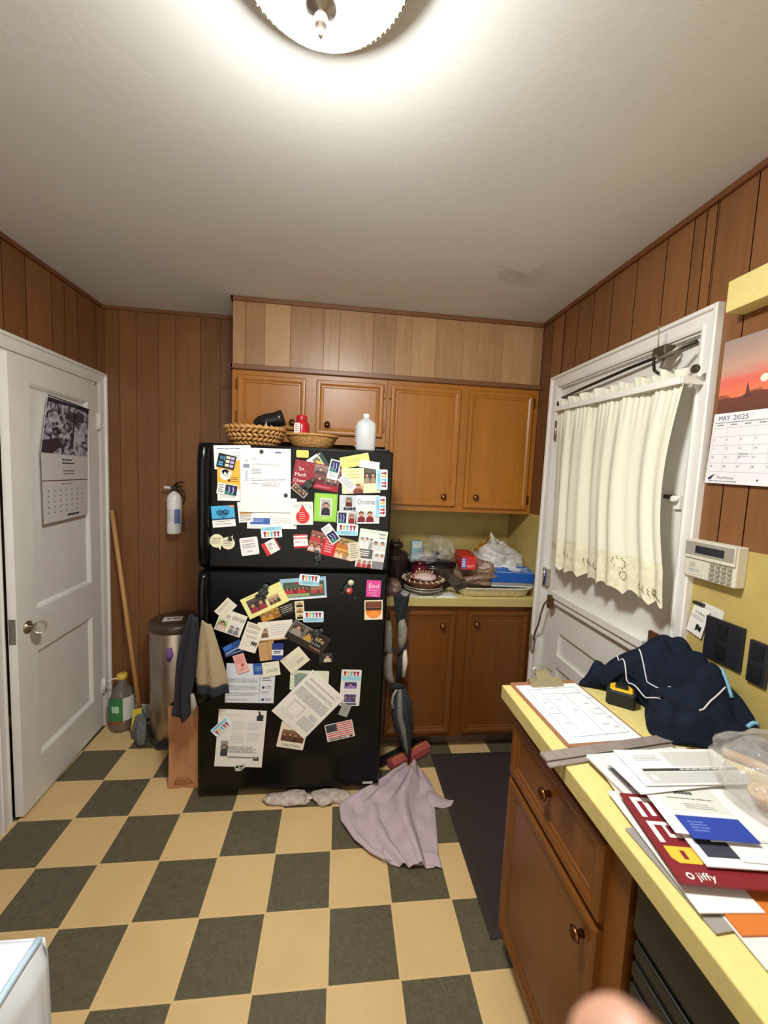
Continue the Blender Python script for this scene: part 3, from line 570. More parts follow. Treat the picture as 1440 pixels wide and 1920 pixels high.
def yp(s): s.ph(.10, .18, .50, .82, (60, 50, 46), (150, 50, 60), 2).ph(.56, .42, .84, .82, (180, 150, 120), (90, 70, 60), 3, seed=3).l(.14, .06, .4, .12, 1, 'g')
put('yellow_photo', 3, 'photo_card', 'pale yellow photo card tilted up to the right on lower door', 'card', yp, (236, 228, 150))
put('dark_gold', 1, 'photo_card', 'black and gold holiday card under the pale yellow photo card', 'card', lambda s: (s.ph(.02, .05, .55, .95, (160, 110, 30), (196, 140, 50), 3), s.l(.6, .15, .95, .85, 4, (226, 220, 200), .25)), (34, 30, 26))
put('photo_strip', 2, 'photo_strip', 'narrow cream photo strip right of black and gold card', 'photo strip', lambda s: (s.ph(.1, .05, .9, .32, (190, 170, 120), 'k', 1), s.ph(.1, .36, .9, .63, (190, 170, 120), (130, 100, 50), 1, seed=2), s.ph(.1, .67, .9, .95, (200, 180, 130), 'k', 1, seed=3)), (232, 222, 190))
put('biz_card', 3, 'business_card', 'white business card tilted at far left of lower door', 'card', lambda s: s.l(.1, .2, .9, .4, 2, 'g').l(.3, .6, .8, .85, 2, 'lg'), (226, 216, 196))
def joy(s): s.T(.16, .34, .034, 'Joy christ', (70, 66, 60), w=s.w*.8); s.ph(.04, .48, .40, .96, (150, 160, 110), (220, 190, 180), 1); s.ph(.50, .46, .92, .96, (190, 190, 190), (120, 120, 124), 2, seed=4)
put('joy_card', 2, 'photo_card', 'cream card with script greeting and two snapshots, lower door left', 'card', joy, (230, 222, 204))
put('text_card', 4, 'appointment_card', 'cream printed card in the middle of the paper cluster', 'card', lambda s: (s.l(.1, .06, .9, .2, 3, 'k'), s.l(.08, .26, .9, .38, 3, 'g'), s.r(.14, .44, .8, .54, (200, 196, 188)), s.l(.1, .6, .55, .9, 5, 'lg'), s.ph(.58, .62, .92, .82, (60, 60, 54), 'w', 2)), (232, 224, 206))
put('recipe', 3, 'photo_card', 'wide white card with small grey portrait below gold card', 'card', lambda s: (s.ph(.06, .3, .28, .82, (170, 160, 140), (110, 90, 70), 1), s.l(.36, .2, .9, .8, 5, 'lg'), s.r(0, .94, 1, 1, 't')), (230, 222, 208))
def dp(s): s.r(.02, .05, .36, .68, (150, 146, 140)); s.ph(.04, .08, .34, .65, (60, 54, 50), (150, 140, 130), 1); s.r(.38, .05, .62, .68, (160, 146, 130)); s.ph(.40, .08, .60, .65, (80, 60, 44), (190, 150, 60), 1, seed=4); s.T(.66, .46, .030, 'life', (230, 196, 140), w=s.w*.24); s.T(.64, .66, .018, 'is love', (170, 190, 190), w=s.w*.22); s.T(.62, .86, .016, 'Christmas', (206, 150, 110), w=s.w*.3)
put('dark_photo', 4, 'photo_card', 'dark brown photo card tilted down right, centre of lower door', 'card', dp, (44, 34, 30))
put('blue_stack_b', 1, 'postcard', 'deep blue postcard, lower of the two beside the towel', 'card', lambda s: s.r(0, .6, 1, .8, (120, 130, 150)), (30, 46, 90))
put('blue_stack_a', 2, 'postcard', 'bright blue postcard, upper of the two beside the towel', 'card', lambda s: s.r(0, .75, 1, .9, (150, 170, 200)).r(0, 0, .5, .5, (50, 110, 190)), (36, 70, 130))
put('tan_env', 2, 'envelope', 'small tan envelope below the cream printed card', 'envelope', lambda s: s.r(.6, 0, .64, 1, (150, 110, 70)), (190, 150, 100))
put('blue_white', 3, 'magnet', 'upright blue and white card magnet beside tan envelope', 'magnet', lambda s: (s.r(0, .38, 1, .70, 'w'), s.l(.15, .44, .9, .64, 2, (40, 50, 110), .6)), (34, 56, 130))
put('gray_letter', 1, 'letter', 'pale grey letter with round icons down its right column', 'letter', lambda s: (s.r(.69, .22, .697, .98, 'k'), s.l(.04, .38, .66, .50, 4, 'g', ragged=.05), s.l(.04, .56, .66, .68, 4, 'g', ragged=.1), s.l(.04, .74, .66, .84, 3, 'g', ragged=.1), s.l(.04, .9, .5, .96, 2, 'g'), s.c(.77, .6, .03, (50, 70, 110)), s.c(.77, .91, .03, (50, 70, 110)), s.l(.74, .36, .95, .46, 2, 'k'), s.l(.82, .57, .96, .64, 2, 'k'), s.l(.74, .70, .9, .76, 2, 'k'), s.l(.82, .88, .96, .95, 2, 'k')), (214, 216, 222))
put('pink_card', 4, 'note_card', 'small pink card overlapping top of pale grey letter', 'card', lambda s: (s.r(.1, .06, .9, .5, (222, 150, 142)), s.c(.6, .6, .14, (200, 70, 66)), s.l(.2, .75, .8, .9, 2, (190, 110, 110))), (230, 176, 166))
put('blue_small', 3, 'magnet', 'small square blue card at top of pale grey letter', 'magnet', lambda s: s.l(.2, .3, .9, .75, 3, (150, 180, 220), .4), (40, 84, 160))
put('cream_small', 4, 'business_card', 'cream card with handwriting over top right of grey letter', 'card', lambda s: s.l(.1, .12, .5, .3, 2, 'lg').l(.2, .5, .9, .75, 3, 'g'), (230, 226, 200))
put('cream_rot', 3, 'business_card', 'cream printed card tilted up right above the rotated letter', 'card', lambda s: s.l(.08, .1, .35, .18, 1, 'k').l(.1, .3, .9, .8, 5, 'lg').l(.5, .6, .9, .8, 2, 'g'), (228, 218, 190))
put('dark_small', 2, 'photo_card', 'small black and white snapshot below dark tilted card', 'card', lambda s: s.ph(.3, .1, .9, .95, (40, 40, 40), (200, 190, 160), 1), (36, 34, 32))
put('end_pink', 1, 'magnet', 'pink magnet reading End Breast Cancer Now at upper right', 'magnet', lambda s: (s.T(.12, .46, .030, 'End', 'w', w=s.w*.74), s.T(.16, .64, .013, 'Breast', (250, 200, 226), w=s.w*.66), s.T(.16, .80, .012, 'Cancer', (250, 200, 226), w=s.w*.62), s.T(.44, .94, .011, 'now', 'w', w=s.w*.32)), (222, 74, 156), t=.0014)
def osq(s):
    s.r(.06, .06, .94, .52, 'br'); s.l(.14, .1, .88, .44, 3, (150, 80, 60), .6, 0)
    s.poly([(.06, .52)]+[(.5+.42*cos(pi-pi*k/16), .54+.38*sin(pi*k/16)) for k in range(17)]+[(.94, .52)], (236, 120, 34), 2)
    for k in range(1, 7): a = pi*k/7; s.poly([(.5, .55), (.5+.34*cos(a-.16), .56+.31*sin(a-.16)), (.5+.34*cos(a+.16), .56+.31*sin(a+.16))], (250, 160, 70), 3)
put('orange_sq', 1, 'magnet', 'square magnet with black top and orange slice at right edge', 'magnet', osq, (238, 220, 184), t=.0014)
b = MB().mat(M((26, 26, 27), .55)); b.lathe([(0, 0), (.012, 0), (.0125, .003), (.011, .005), (0, .005)], n=18)
on_fridge(b, 'disc_magnet', .763, .995, 0, 0, 'black disc magnet below the dark suited figure magnet', 'magnet')
put('map_card', 1, 'photo_card', 'cream rounded card with teal map behind rotated white letter', 'card', lambda s: s.poly([(.1, .2), (.25, .12), (.5, .2), (.7, .15), (.72, .8), (.5, .7), (.12, .85)], (130, 150, 140)), (216, 218, 192), .006)
def rl(s):
    s.l(.80, .07, .93, .09, 1, 'g').l(.10, .13, .92, .16, 2, 'k', ragged=.1).l(.08, .22, .95, .28, 3, 'g', ragged=.1).l(.08, .33, .95, .52, 10, (150, 150, 150), .5, .05)
    s.r(.16, .58, .5, .60, 'lg').r(.20, .60, .22, .8, 'lg').r(.5, .56, .52, .8, 'lg').r(.7, .6, .9, .68, 'lg').l(.1, .82, .55, .92, 5, 'lg').l(.6, .7, .95, .9, 8, (160, 160, 160), .5, .05).l(.1, .95, .9, .97, 1, 'lg').c(.06, .04, .012, 'k')
put('rot_letter', 4, 'letter', 'white letter rotated like a diamond in middle of lower door', 'letter', rl, (232, 226, 216))
put('xmas_card2', 2, 'photo_card', 'white Christmas photo card peeking out below the rotated letter', 'card', lambda s: (s.ph(.10, .3, .94, .74, (110, 70, 50), (90, 50, 36), 4), s.T(.16, .93, .018, 'CHRISTMAS', (110, 90, 60), w=s.w*.7)), (226, 216, 196), .005)
put('bookmark', 1, 'photo_strip', 'upright white strip with two purple photos and five figures', 'photo strip', lambda s: (s.r(.02, .18, .98, .30, LB), s.shirts(.1, .05, .9, .17), s.ph(.2, .34, .8, .52, (50, 40, 96), (150, 120, 190), 1), s.l(.1, .60, .8, .64, 1, 'lg'), s.ph(.22, .68, .80, .90, (60, 54, 100), (110, 100, 140), 3), s.r(.1, .93, .85, .97, 'n')), (226, 220, 216), .005, t=.0012)
put('gray_ticket', 2, 'ticket', 'small grey ticket below the upright photo strip', 'ticket', lambda s: s.l(.3, .3, .7, .7, 3, 'g'), (160, 158, 150))
def flag(s):
    for k in range(13):
        if k % 2 == 0: s.r(.03, .04+k*.062, .97, .04+(k+1)*.062, (190, 60, 60), 1)
    s.r(.03, .04, .42, .04+7*.062, (52, 52, 62), 2); s.l(.05, .89, .72, .96, 1, 'k', .9, .02); s.r(.80, .88, .92, .97, 'k', 2)
    for i in range(6):
        for j in range(4): s.c(.07+i*.06, .10+j*.10, .008, (170, 170, 180), 3, 5)
put('flag', 2, 'flag_magnet', 'American flag magnet on lower right of the door', 'magnet', flag, (230, 222, 214), .002, t=.0014)
def th(s):
    s.l(.05, .08, .7, .12, 2, 'lg').l(.30, .20, .58, .36, 8, 'lg').l(.62, .22, .95, .36, 6, 'lg').l(.30, .40, .58, .6, 7, 'lg').l(.62, .4, .95, .55, 5, 'lg').l(.2, .64, .92, .76, 6, 'g', .5).r(.26, .82, .80, .845, 'g').r(.80, .815, .92, .885, (60, 60, 60)).l(.82, .83, .9, .87, 1, 'w')
    s.poly([(.80, .18), (.94, .18), (.94, .08), (.88, .07), (.86, .01), (.82, .02), (.84, .08), (.80, .10)], (40, 40, 40), 2); s.ph(.10, .55, .25, .82, (120, 120, 116), (60, 60, 60), 1)
put('thumb_letter', 1, 'letter', 'white newsletter with thumbs-up icon on lower left of door', 'letter', th, (228, 222, 216))
s = Sheet(.05, .042, (196, 192, 180), .003, outline=[(.05, .2), (.5, .25), (.95, .1), (1, .6), (.7, .85), (.55, 1), (.1, .95)]); s.r(.15, .35, .42, .6, 'k').r(.5, .35, .85, .5, 'k').r(.55, .55, .72, .8, 'g')
on_fridge(s, 'cat_magnet', .242, .172, 3, 3, 'small black and white magnet at bottom of the newsletter', 'magnet')
put('label_bottom', 0, 'rating_label', 'tiny silver label strip at bottom right of the door', 'label', lambda s: s.l(.1, .3, .9, .8, 1, 'g'), (196, 190, 184))

# ------------------------------------------------------------------ cabinets
def knob(parent, x, y, z, d=(0, -1, 0)):
    m = Matrix.Rotation(pi/2, 3, 'X') if d[1] else Matrix.Rotation(-pi/2, 3, 'Y')
    return MB().mat(BRASS).lathe([(.009, 0), (.007, .010), (.008, .014), (.016, .018), (.0165, .022), (.012, .027), (0, .029)], (x, y, z), 16, mtx=m).build('knob', parent)
def cdoor(parent, x0, x1, z0, z1, y, kx, kz, hx, mat=W_CAB, name='door'):
    b = MB().mat(mat); rect_profile(b, x0, x1, z0, z1, DOORP, y); d = b.build(name, parent)
    if kx is not None: knob(d, kx, y-.012, kz)
    if hx is not None:
        for z in (z0+.06, z1-.05): MB().mat(BRASS).box(hx-.004, hx+.004, y-.016, y+.001, z-.025, z+.025).build('hinge', d)
    return d
t = empty('upper_cabinet', (.5, .6, 1.75), 'short brown wall cabinet with two doors above the refrigerator', 'cabinet'); ox, oy, oz = -.5, -.6, -1.75
b = B(W_CABX, (.085+ox, .915+ox, .47+oy, .758+oy, 1.745+oz, 2.12+oz)); b.build('body', t)
cdoor(t, .113+ox, .472+ox, 1.81+oz, 2.087+oz, .47+oy, .405+ox, 1.85+oz, .108+ox); cdoor(t, .528+ox, .897+ox, 1.795+oz, 2.087+oz, .47+oy, .592+ox, 1.85+oz, .902+ox)
t = empty('upper_cabinet', (1.36, .6, 1.4), 'tall brown wall cabinet with two doors beside curtained door', 'cabinet'); ox, oy, oz = -1.36, -.6, -1.4
B(W_CABX, (.917+ox, 1.798+ox, .47+oy, .758+oy, 1.395+oz, 2.12+oz)).build('body', t)
cdoor(t, .938+ox, 1.335+ox, 1.425+oz, 2.087+oz, .47+oy, 1.262+ox, 1.482+oz, .933+ox); cdoor(t, 1.385+ox, 1.765+ox, 1.42+oz, 2.087+oz, .47+oy, 1.452+ox, 1.484+oz, 1.77+ox)
t = empty('base_cabinet', (1.36, .5, 0), 'brown base cabinet with two doors under the cluttered back worktop', 'cabinet'); ox, oy = -1.36, -.5
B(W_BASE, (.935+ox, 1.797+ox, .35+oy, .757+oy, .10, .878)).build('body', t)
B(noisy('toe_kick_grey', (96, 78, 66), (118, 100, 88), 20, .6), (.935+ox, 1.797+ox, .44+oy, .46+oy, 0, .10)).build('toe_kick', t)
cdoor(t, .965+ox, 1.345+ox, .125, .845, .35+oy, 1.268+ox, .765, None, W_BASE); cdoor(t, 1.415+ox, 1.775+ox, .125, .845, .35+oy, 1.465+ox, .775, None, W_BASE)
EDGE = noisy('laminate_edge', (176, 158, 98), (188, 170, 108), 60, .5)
def worktop(x0, x1, y0, y1, z0, z1, side, label):
    t = empty('worktop', ((x0+x1)/2, (y0+y1)/2, z0), label, 'worktop'); m = Matrix.Translation((-(x0+x1)/2, -(y0+y1)/2, -z0))
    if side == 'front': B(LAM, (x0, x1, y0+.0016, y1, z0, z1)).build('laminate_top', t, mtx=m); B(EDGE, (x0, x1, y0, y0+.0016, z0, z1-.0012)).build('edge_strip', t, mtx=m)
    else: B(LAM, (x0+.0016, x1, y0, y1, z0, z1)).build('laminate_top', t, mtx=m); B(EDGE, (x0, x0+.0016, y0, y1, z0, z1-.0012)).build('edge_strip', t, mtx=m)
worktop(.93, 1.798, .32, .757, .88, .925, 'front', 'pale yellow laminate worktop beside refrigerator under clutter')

t = empty('base_cabinet', (1.5, -.85, 0), 'brown base cabinet with drawer and door under right worktop', 'cabinet'); ox, oy = -1.5, .85
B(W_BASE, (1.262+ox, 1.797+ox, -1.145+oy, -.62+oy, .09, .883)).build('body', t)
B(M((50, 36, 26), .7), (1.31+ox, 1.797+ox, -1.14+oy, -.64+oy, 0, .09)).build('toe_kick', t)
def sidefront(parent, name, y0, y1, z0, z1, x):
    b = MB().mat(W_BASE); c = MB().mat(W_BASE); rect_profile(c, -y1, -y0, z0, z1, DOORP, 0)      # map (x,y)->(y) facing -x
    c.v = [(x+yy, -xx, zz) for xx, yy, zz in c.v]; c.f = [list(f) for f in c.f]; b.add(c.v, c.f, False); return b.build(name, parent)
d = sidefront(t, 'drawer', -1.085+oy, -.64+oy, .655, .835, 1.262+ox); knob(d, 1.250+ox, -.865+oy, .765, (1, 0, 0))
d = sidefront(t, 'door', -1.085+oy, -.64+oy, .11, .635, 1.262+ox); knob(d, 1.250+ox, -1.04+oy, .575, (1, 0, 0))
t = empty('dishwasher', (1.5, -1.45, 0), 'black dishwasher with ribbed front under the right worktop', 'dishwasher'); ox, oy = -1.5, 1.45
BLK = M((20, 20, 20), .4)
B(BLK, (1.29+ox, 1.797+ox, -1.75+oy, -1.155+oy, .02, .883)).build('body', t)
B(M((26, 26, 26), .35), (1.255+ox, 1.29+ox, -1.75+oy, -1.165+oy, .74, .875)).build('control_panel', t, bevel=.006)
b = B(M((22, 21, 20), .35), (1.268+ox, 1.29+ox, -1.75+oy, -1.165+oy, .11, .73))
for k in range(3): b.box(1.262+ox, 1.27+ox, -1.75+oy, -1.165+oy, .60+.045*k, .628+.045*k)
b.build('door_panel', t, bevel=.003)
tag(B(W_BASE, (1.262, 1.797, -2.6, -1.76, .02, .883)).build('base_cabinet_end'), 'brown cabinet end past the dishwasher under right worktop', 'cabinet')
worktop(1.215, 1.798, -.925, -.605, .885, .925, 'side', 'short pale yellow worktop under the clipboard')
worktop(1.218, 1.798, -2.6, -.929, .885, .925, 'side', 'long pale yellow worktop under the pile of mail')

# ------------------------------------------------------------------ ceiling lamp
t = empty('ceiling_lamp', (.613, -1.05, H), 'round glass dome ceiling lamp with silver rim and finial', 'ceiling lamp'); t.scale = (.92, .92, .95)
NICK = M((176, 166, 140), .25, 1)
MB().mat(NICK).lathe([(.13, 0), (.172, -.004), (.178, -.016), (.176, -.026), (.170, -.030), (.173, -.036), (.168, -.045), (.170, -.053), (.165, -.0555), (.160, -.052), (.158, -.02), (.12, -.006)], n=56).build('rim', t)
GLS = NT('lamp_glass', .3); GLS.b.inputs['Base Color'].default_value = (1, .95, .8, 1)
GLS.b.inputs['Emission Color'].default_value = (.96, .985, .965, 1); 
_g = GLS.n('ShaderNodeTexCoord'); _gs = GLS.n('ShaderNodeSeparateXYZ'); GLS.l(_g, 'Normal', _gs, 0)
_f = GLS.math('POWER', GLS.math('MAXIMUM', GLS.math('MULTIPLY', _gs.outputs[2], -1), 0), 1.0)      # emission shaped to face down, cut at the sides to dim the ceiling
GLS.t.links.new(GLS.math('MULTIPLY', GLS.math('MULTIPLY_ADD', _f, .97, .03), LAMP_STRENGTH*1.25), GLS.b.inputs['Emission Strength'])
MB().mat(GLS.m).lathe([(.158, -.040), (.156, -.056), (.145, -.076), (.118, -.100), (.08, -.118), (.04, -.128), (.0, -.131)], n=48, cap=False).build('glass_shade', t)
b = MB().mat(NICK)
for k in range(80): a = 2*pi*k/80; b.lathe([(0, -.0020), (.0019, 0), (0, .0020)], (.164*cos(a), .164*sin(a), -.0565), 6)
b.build('bead_trim', t)
MB().mat(M((150, 140, 130), .3, 1)).lathe([(.0, -.120), (.030, -.128), (.034, -.134), (.026, -.142), (.012, -.150), (.009, -.154), (.0140, -.162), (.011, -.170), (.005, -.176), (.006, -.182), (0, -.190)], n=18).build('finial', t)

# ------------------------------------------------------------------ crumpled bags and cloth
def crumple(c, rad, mat_, disp=.25, freq=18, nu=48, nv=30, seed=0, zmin=None, mb=None, power=1.0, crease=.5):
    b = mb or MB(); b.mat(mat_); off = Vector((seed*3.1, seed*1.7, seed*.9)); c = Vector(c)
    def fn(u, v):
        th_, ph_ = 2*pi*u, pi*(v-.5); d = Vector((cos(ph_)*cos(th_), cos(ph_)*sin(th_), sin(ph_)))
        p = Vector((d.x*rad[0], d.y*rad[1], d.z*rad[2])); q_ = p*freq+off
        dist, _ = noise.voronoi(q_*.6); qs = Vector((q_.x*.45+q_.z*.3, q_.y*.45, q_.z*1.15-q_.x*.2)); k = (dist[1]-dist[0])*crease*.6+noise.noise(q_*.45)*.8+(.55-1.6*abs(noise.noise(qs*1.1)))*.7+noise.noise(q_*2.2)*.2
        p = p*(1+disp*k)
        p += c
        if zmin is not None and p.z < zmin: p.z = zmin+.0005*(1+sin(40*u))
        return p
    return b.grid(fn, nu, nv)
def film(rgb, alpha, rough=.22, scale=14):
    q = NT('plastic_film', rough, .8); tc = q.n('ShaderNodeTexCoord'); n1 = q.n('ShaderNodeTexNoise', i_Scale=scale, i_Detail=4, i_Distortion=2); q.l(tc, 'Object', n1, 0)
    q.b.inputs['Base Color'].default_value = (*lin(rgb), 1)
    f = q.math('MINIMUM', q.math('MAXIMUM', q.math('MULTIPLY_ADD', n1.outputs[0], .9, alpha-.45), 0), 1); q.t.links.new(f, q.b.inputs['Alpha'])
    q.bump(n1.outputs[0], .8, .012); return q.m
FILM = film((214, 212, 208), .20, .1); FILMW = film((214, 210, 204), .82, .35); FILMB = noisy('brown_plastic_bag', (112, 84, 68), (146, 116, 96), 40, .35, .8, 5, .6, .006)
FOIL = noisy('foil', (176, 172, 160), (232, 228, 214), 70, .3, .9, 4, .5, .004, metal=.45)
WZ = .925

# --- things on top of the refrigerator (top z 1.697)
TZ = 1.699
def cross_basket(name, c, ra, rb, h, label, braided):
    t = empty(name, c, label, 'basket'); BM = noisy('straw_'+name, (158, 108, 56), (206, 160, 98), 90, .7, .5, 4, .3)
    b = MB().mat(BM)
    if braided:
        rows = 5; n = 30
        for r_ in range(rows):
            f = r_/(rows-1); z = .010+h*.86*f; R = .74+.26*f**.7
            for k in range(n):
                a0, a1 = 2*pi*(k-.15)/n, 2*pi*(k+1.0)/n; s_ = 1 if r_ % 2 else -1; pts = []
                for j in range(5):
                    a = a0+(a1-a0)*j/4; o = 1+.05*sin(pi*j/4); pts.append((ra*R*o*cos(a), rb*R*o*sin(a), z+s_*h*.11*(j/4-.5)*2))
                b.tube(pts, [.004, .0068, .0075, .0068, .004], 6)
        b.mat(BM).lathe([(0, 0), (.76, 0), (.76, .006), (0, .008)], n=28, sx=ra, sy=rb)
        b.build('woven_wall', t)
        MB().mat(BM).tube([(ra*1.02*cos(2*pi*k/40), rb*1.02*sin(2*pi*k/40), h*.96+.004*sin(k*pi)) for k in range(41)], .0075, 8).build('rim', t)
        MB().mat(M((52, 34, 22), .8)).lathe([(0, .008), (.72, .008), (.95, h*.9), (.93, h*.9), (.70, .012), (0, .012)], n=28, sx=ra, sy=rb).build('lining', t)
    else:
        rows = 12
        for r_ in range(rows):
            f = r_/(rows-1); R = .62+.36*f**.55
            b.tube([(ra*R*cos(2*pi*k/72)*(1+.010*(-1)**(k+r_)), rb*R*sin(2*pi*k/72)*(1+.010*(-1)**(k+r_)), .004+h*.92*f) for k in range(73)], .0034, 6)
        b.lathe([(0, 0), (.62, 0), (.62, .004), (0, .006)], n=28, sx=ra, sy=rb); b.lathe([(.60, .002), (.95, h*.9), (.93, h*.9), (.58, .006)], n=36, sx=ra, sy=rb, cap=False)
        b.build('woven_wall', t)
        MB().mat(BM).tube([(ra*1.0*cos(2*pi*k/48), rb*1.0*sin(2*pi*k/48), h*.95) for k in range(49)], .006, 8).build('rim', t)
    return t
cross_basket('basket', (.258, .225, TZ), .132, .13, .082, 'deep basket of thick braided straw on top of the refrigerator', True)
cross_basket('basket', (.528, .225, TZ), .124, .105, .066, 'shallow oval basket of fine straw on top of the refrigerator', False)
t = empty('hair_dryer', (.31, .24, TZ+.075), 'black hair dryer lying in the braided straw basket', 'hair dryer')
BK = M((24, 24, 24), .25)
m_ = Matrix.Rotation(radians(72), 3, 'Y')
MB().mat(BK).lathe([(.0, -.075), (.022, -.072), (.036, -.045), (.040, -.01), (.036, .03), (.038, .045), (.040, .07), (.034, .07), (.032, .02), (0, .02)], (.01, 0, .05), 24, mtx=m_).build('barrel', t)
MB().mat(BK).tube([(-.02, 0, .03), (-.06, -.01, .01), (-.10, -.02, -.01)], [.018, .016, .013], 10).build('handle', t)
MB().mat(M((170, 168, 160), .2, 1)).tube([(.005, -.038, .055), (.0, -.040, .02), (.005, -.038, .0)], .006, 8).build('trim_band', t)
t = empty('plastic_jar', (.478, .21, TZ+.008), 'small red plastic jar standing in the shallow straw basket', 'jar')
RD = M((176, 26, 36), .25, coat=.3)
MB().mat(RD).lathe([(0, 0), (.036, 0), (.038, .01), (.038, .10), (.032, .118), (.020, .122), (0, .122)], n=8).build('body', t)
MB().mat(RD).lathe([(.024, .120), (.026, .124), (.026, .146), (.022, .150), (0, .150)], n=16).build('lid', t)
s = Sheet(.03, .05, 'w'); s.l(.1, .1, .9, .9, 4, 'r'); s.build('paper_label', t, mtx=frame((-.018, -.0345, .085), (.92, -.39, 0), (0, 0, 1), (-.39, -.92, 0)))
t = empty('plastic_bottle', (.785, .125, TZ), 'translucent white rubbing-alcohol bottle on top of refrigerator edge', 'bottle')
HD = M((222, 226, 226), .35, trans=.35)
def oct_(hx, hy, z): c_ = .012; return [(-hx, -hy+c_, z), (-hx+c_, -hy, z), (hx-c_, -hy, z), (hx, -hy+c_, z), (hx, hy-c_, z), (hx-c_, hy, z), (-hx+c_, hy, z), (-hx, hy-c_, z)]
MB().mat(HD).rings([oct_(.043, .030, 0), oct_(.045, .032, .004), oct_(.045, .032, .122), oct_(.041, .029, .130), oct_(.018, .015, .148), oct_(.014, .013, .150)]).build('body', t)
MB().mat(M((232, 232, 230), .4)).lathe([(.015, .149), (.015, .168), (.013, .170), (0, .170)], n=20).build('cap', t)
s = Sheet(.024, .10, 'w'); s.l(.15, .1, .85, .9, 8, 'r', .4); s.c(.5, .85, .3, 'r', 2); s.build('paper_label', t, mtx=frame((-.0455, -.012, .065), (.35, -.94, 0), (0, 0, 1), (-.94, -.35, 0)))

# --- clutter on the back worktop
t = empty('cooking_pot', (1.015, .56, WZ), 'dark brown lidded cooking pot beside the refrigerator', 'pot')
DK = M((52, 36, 32), .3)
MB().mat(M((60, 50, 46), .35, .5)).lathe([(0, .0), (.088, 0), (.095, .01), (.098, .12), (.101, .124), (.094, .128), (0, .128)], (0, 0, .06), 32).build('body', t)
MB().mat(M((40, 34, 32), .6)).lathe([(0, 0), (.08, 0), (.085, .02), (.085, .058), (0, .06)], n=24).build('trivet_base', t)
l_ = MB().mat(DK).lathe([(.098, .188), (.094, .196), (.06, .216), (.03, .228), (.030, .234), (.045, .238), (.047, .262), (.04, .268), (0, .270)], n=28).build('lid', t)
MB().mat(DK).tube([(-.025, 0, .266), (-.022, 0, .284), (.022, 0, .284), (.025, 0, .266)], .005, 8).build('lid_handle', l_)
t = empty('frying_pan', (1.27, .60, WZ), 'deep grey pan with black glass lid behind basket of pie tins', 'pan')
MB().mat(M((104, 98, 90), .3, .8)).lathe([(0, 0), (.12, 0), (.13, .01), (.145, .075), (.148, .08), (.142, .08), (.126, .012), (0, .012)], (0, 0, .055), 36).build('body', t)
MB().mat(M((60, 56, 54), .6)).lathe([(0, 0), (.10, 0), (.10, .055), (0, .055)], n=24).build('stacked_plate', t)
l_ = MB().mat(M((24, 24, 26), .12, coat=.5)).lathe([(.144, .137), (.140, .146), (.10, .165), (.05, .176), (0, .178)], n=36, cap=True).build('lid', t)
MB().mat(M((14, 14, 14), .3)).lathe([(.012, .174), (.013, .188), (.026, .194), (.028, .204), (.02, .21), (0, .212)], n=20).build('knob', l_)
MB().mat(M((16, 16, 16), .35)).tube([(.13, -.05, .12), (.20, -.09, .135), (.25, -.12, .14)], [.012, .014, .011], 10).build('handle', t)
t = empty('glass_jar', (1.15, .46, WZ), 'small dark red glass jar behind the pie basket', 'jar')
MB().mat(M((84, 14, 34), .12, coat=.5)).lathe([(0, 0), (.045, 0), (.05, .01), (.05, .13), (.04, .15), (.03, .158), (0, .158)], n=20).build('body', t)
MB().mat(M((60, 10, 24), .2)).lathe([(.032, .156), (.034, .158), (.034, .176), (0, .178)], n=20).build('lid', t)
def dish(name, c, r, h, mat_, label, cat, lip=.012, flute=0, parts=True):
    t = empty(name, c, label, cat)
    b = MB().mat(mat_); n = 64
    rs = []
    for rr, z in ((.0, .002), (r*.70, 0), (r*.95, h*.9), (r, h), (r+lip, h), (r+lip, h+.003), (r-.004, h+.001), (r*.69, .005), (0, .006)):
        rs.append([((rr*(1+(flute*(k % 2) if rr > r*.75 else 0)))*cos(2*pi*k/n), (rr*(1+(flute*(k % 2) if rr > r*.75 else 0)))*sin(2*pi*k/n), z) for k in range(n)])
    b.rings(rs, True, False, False); b.build('pan_body' if parts else name, t); return t
tag(crumple((1.15, .41, .93), (.145, .075, .012), FOIL, .35, 30, 64, 16, 3, .926).build('foil_wrap'), 'crumpled silver foil sheet lying under the stacked pie tins', 'foil')
dish('pie_tin', (1.165, .415, .940), .098, .022, FOIL, 'silver foil pie tin, lowest under the woven pie basket', 'pie tin', .012, .03)
dish('pie_tin', (1.165, .415, .950), .096, .024, FOIL, 'upper silver foil pie tin holding the woven pie basket', 'pie tin', .012, .03)
t = empty('pie_basket', (1.165, .415, .964), 'round brown woven pie basket with white laced rim', 'basket')
BW = wood('pie_basket_straw', (92, 52, 26), (140, 88, 50), .5, 0, sc=2)
b = MB().mat(BW)
for k in range(7): f = k/6; b.tube([((.07+.042*f)*cos(2*pi*j/40), (.07+.042*f)*sin(2*pi*j/40), .004+.042*f) for j in range(41)], .0042, 6)
b.lathe([(0, 0), (.068, .0), (.112, .046), (.110, .047), (.066, .004), (0, .004)], n=32); b.build('woven_wall', t)
b = MB().mat(BW).tube([(.116*cos(2*pi*j/48), .116*sin(2*pi*j/48), .048) for j in range(49)], .006, 8).mat(M((222, 210, 186), .7))
for k in range(22):
    a = 2*pi*k/22; b.tube([(.103*cos(a), .103*sin(a), .050), (.116*cos(a+.06), .116*sin(a+.06), .057), (.124*cos(a+.12), .124*sin(a+.12), .046)], .003, 5)
b.build('laced_rim', t)
b = crumple((0, 0, .055), (.075, .06, .022), M((206, 178, 172), .5), .2, 30, 32, 16, 5); b.mat(M((170, 40, 44), .5)).box(-.07, -.058, -.035, .035, .05, .066)
b.mat(M((176, 138, 96), .6))
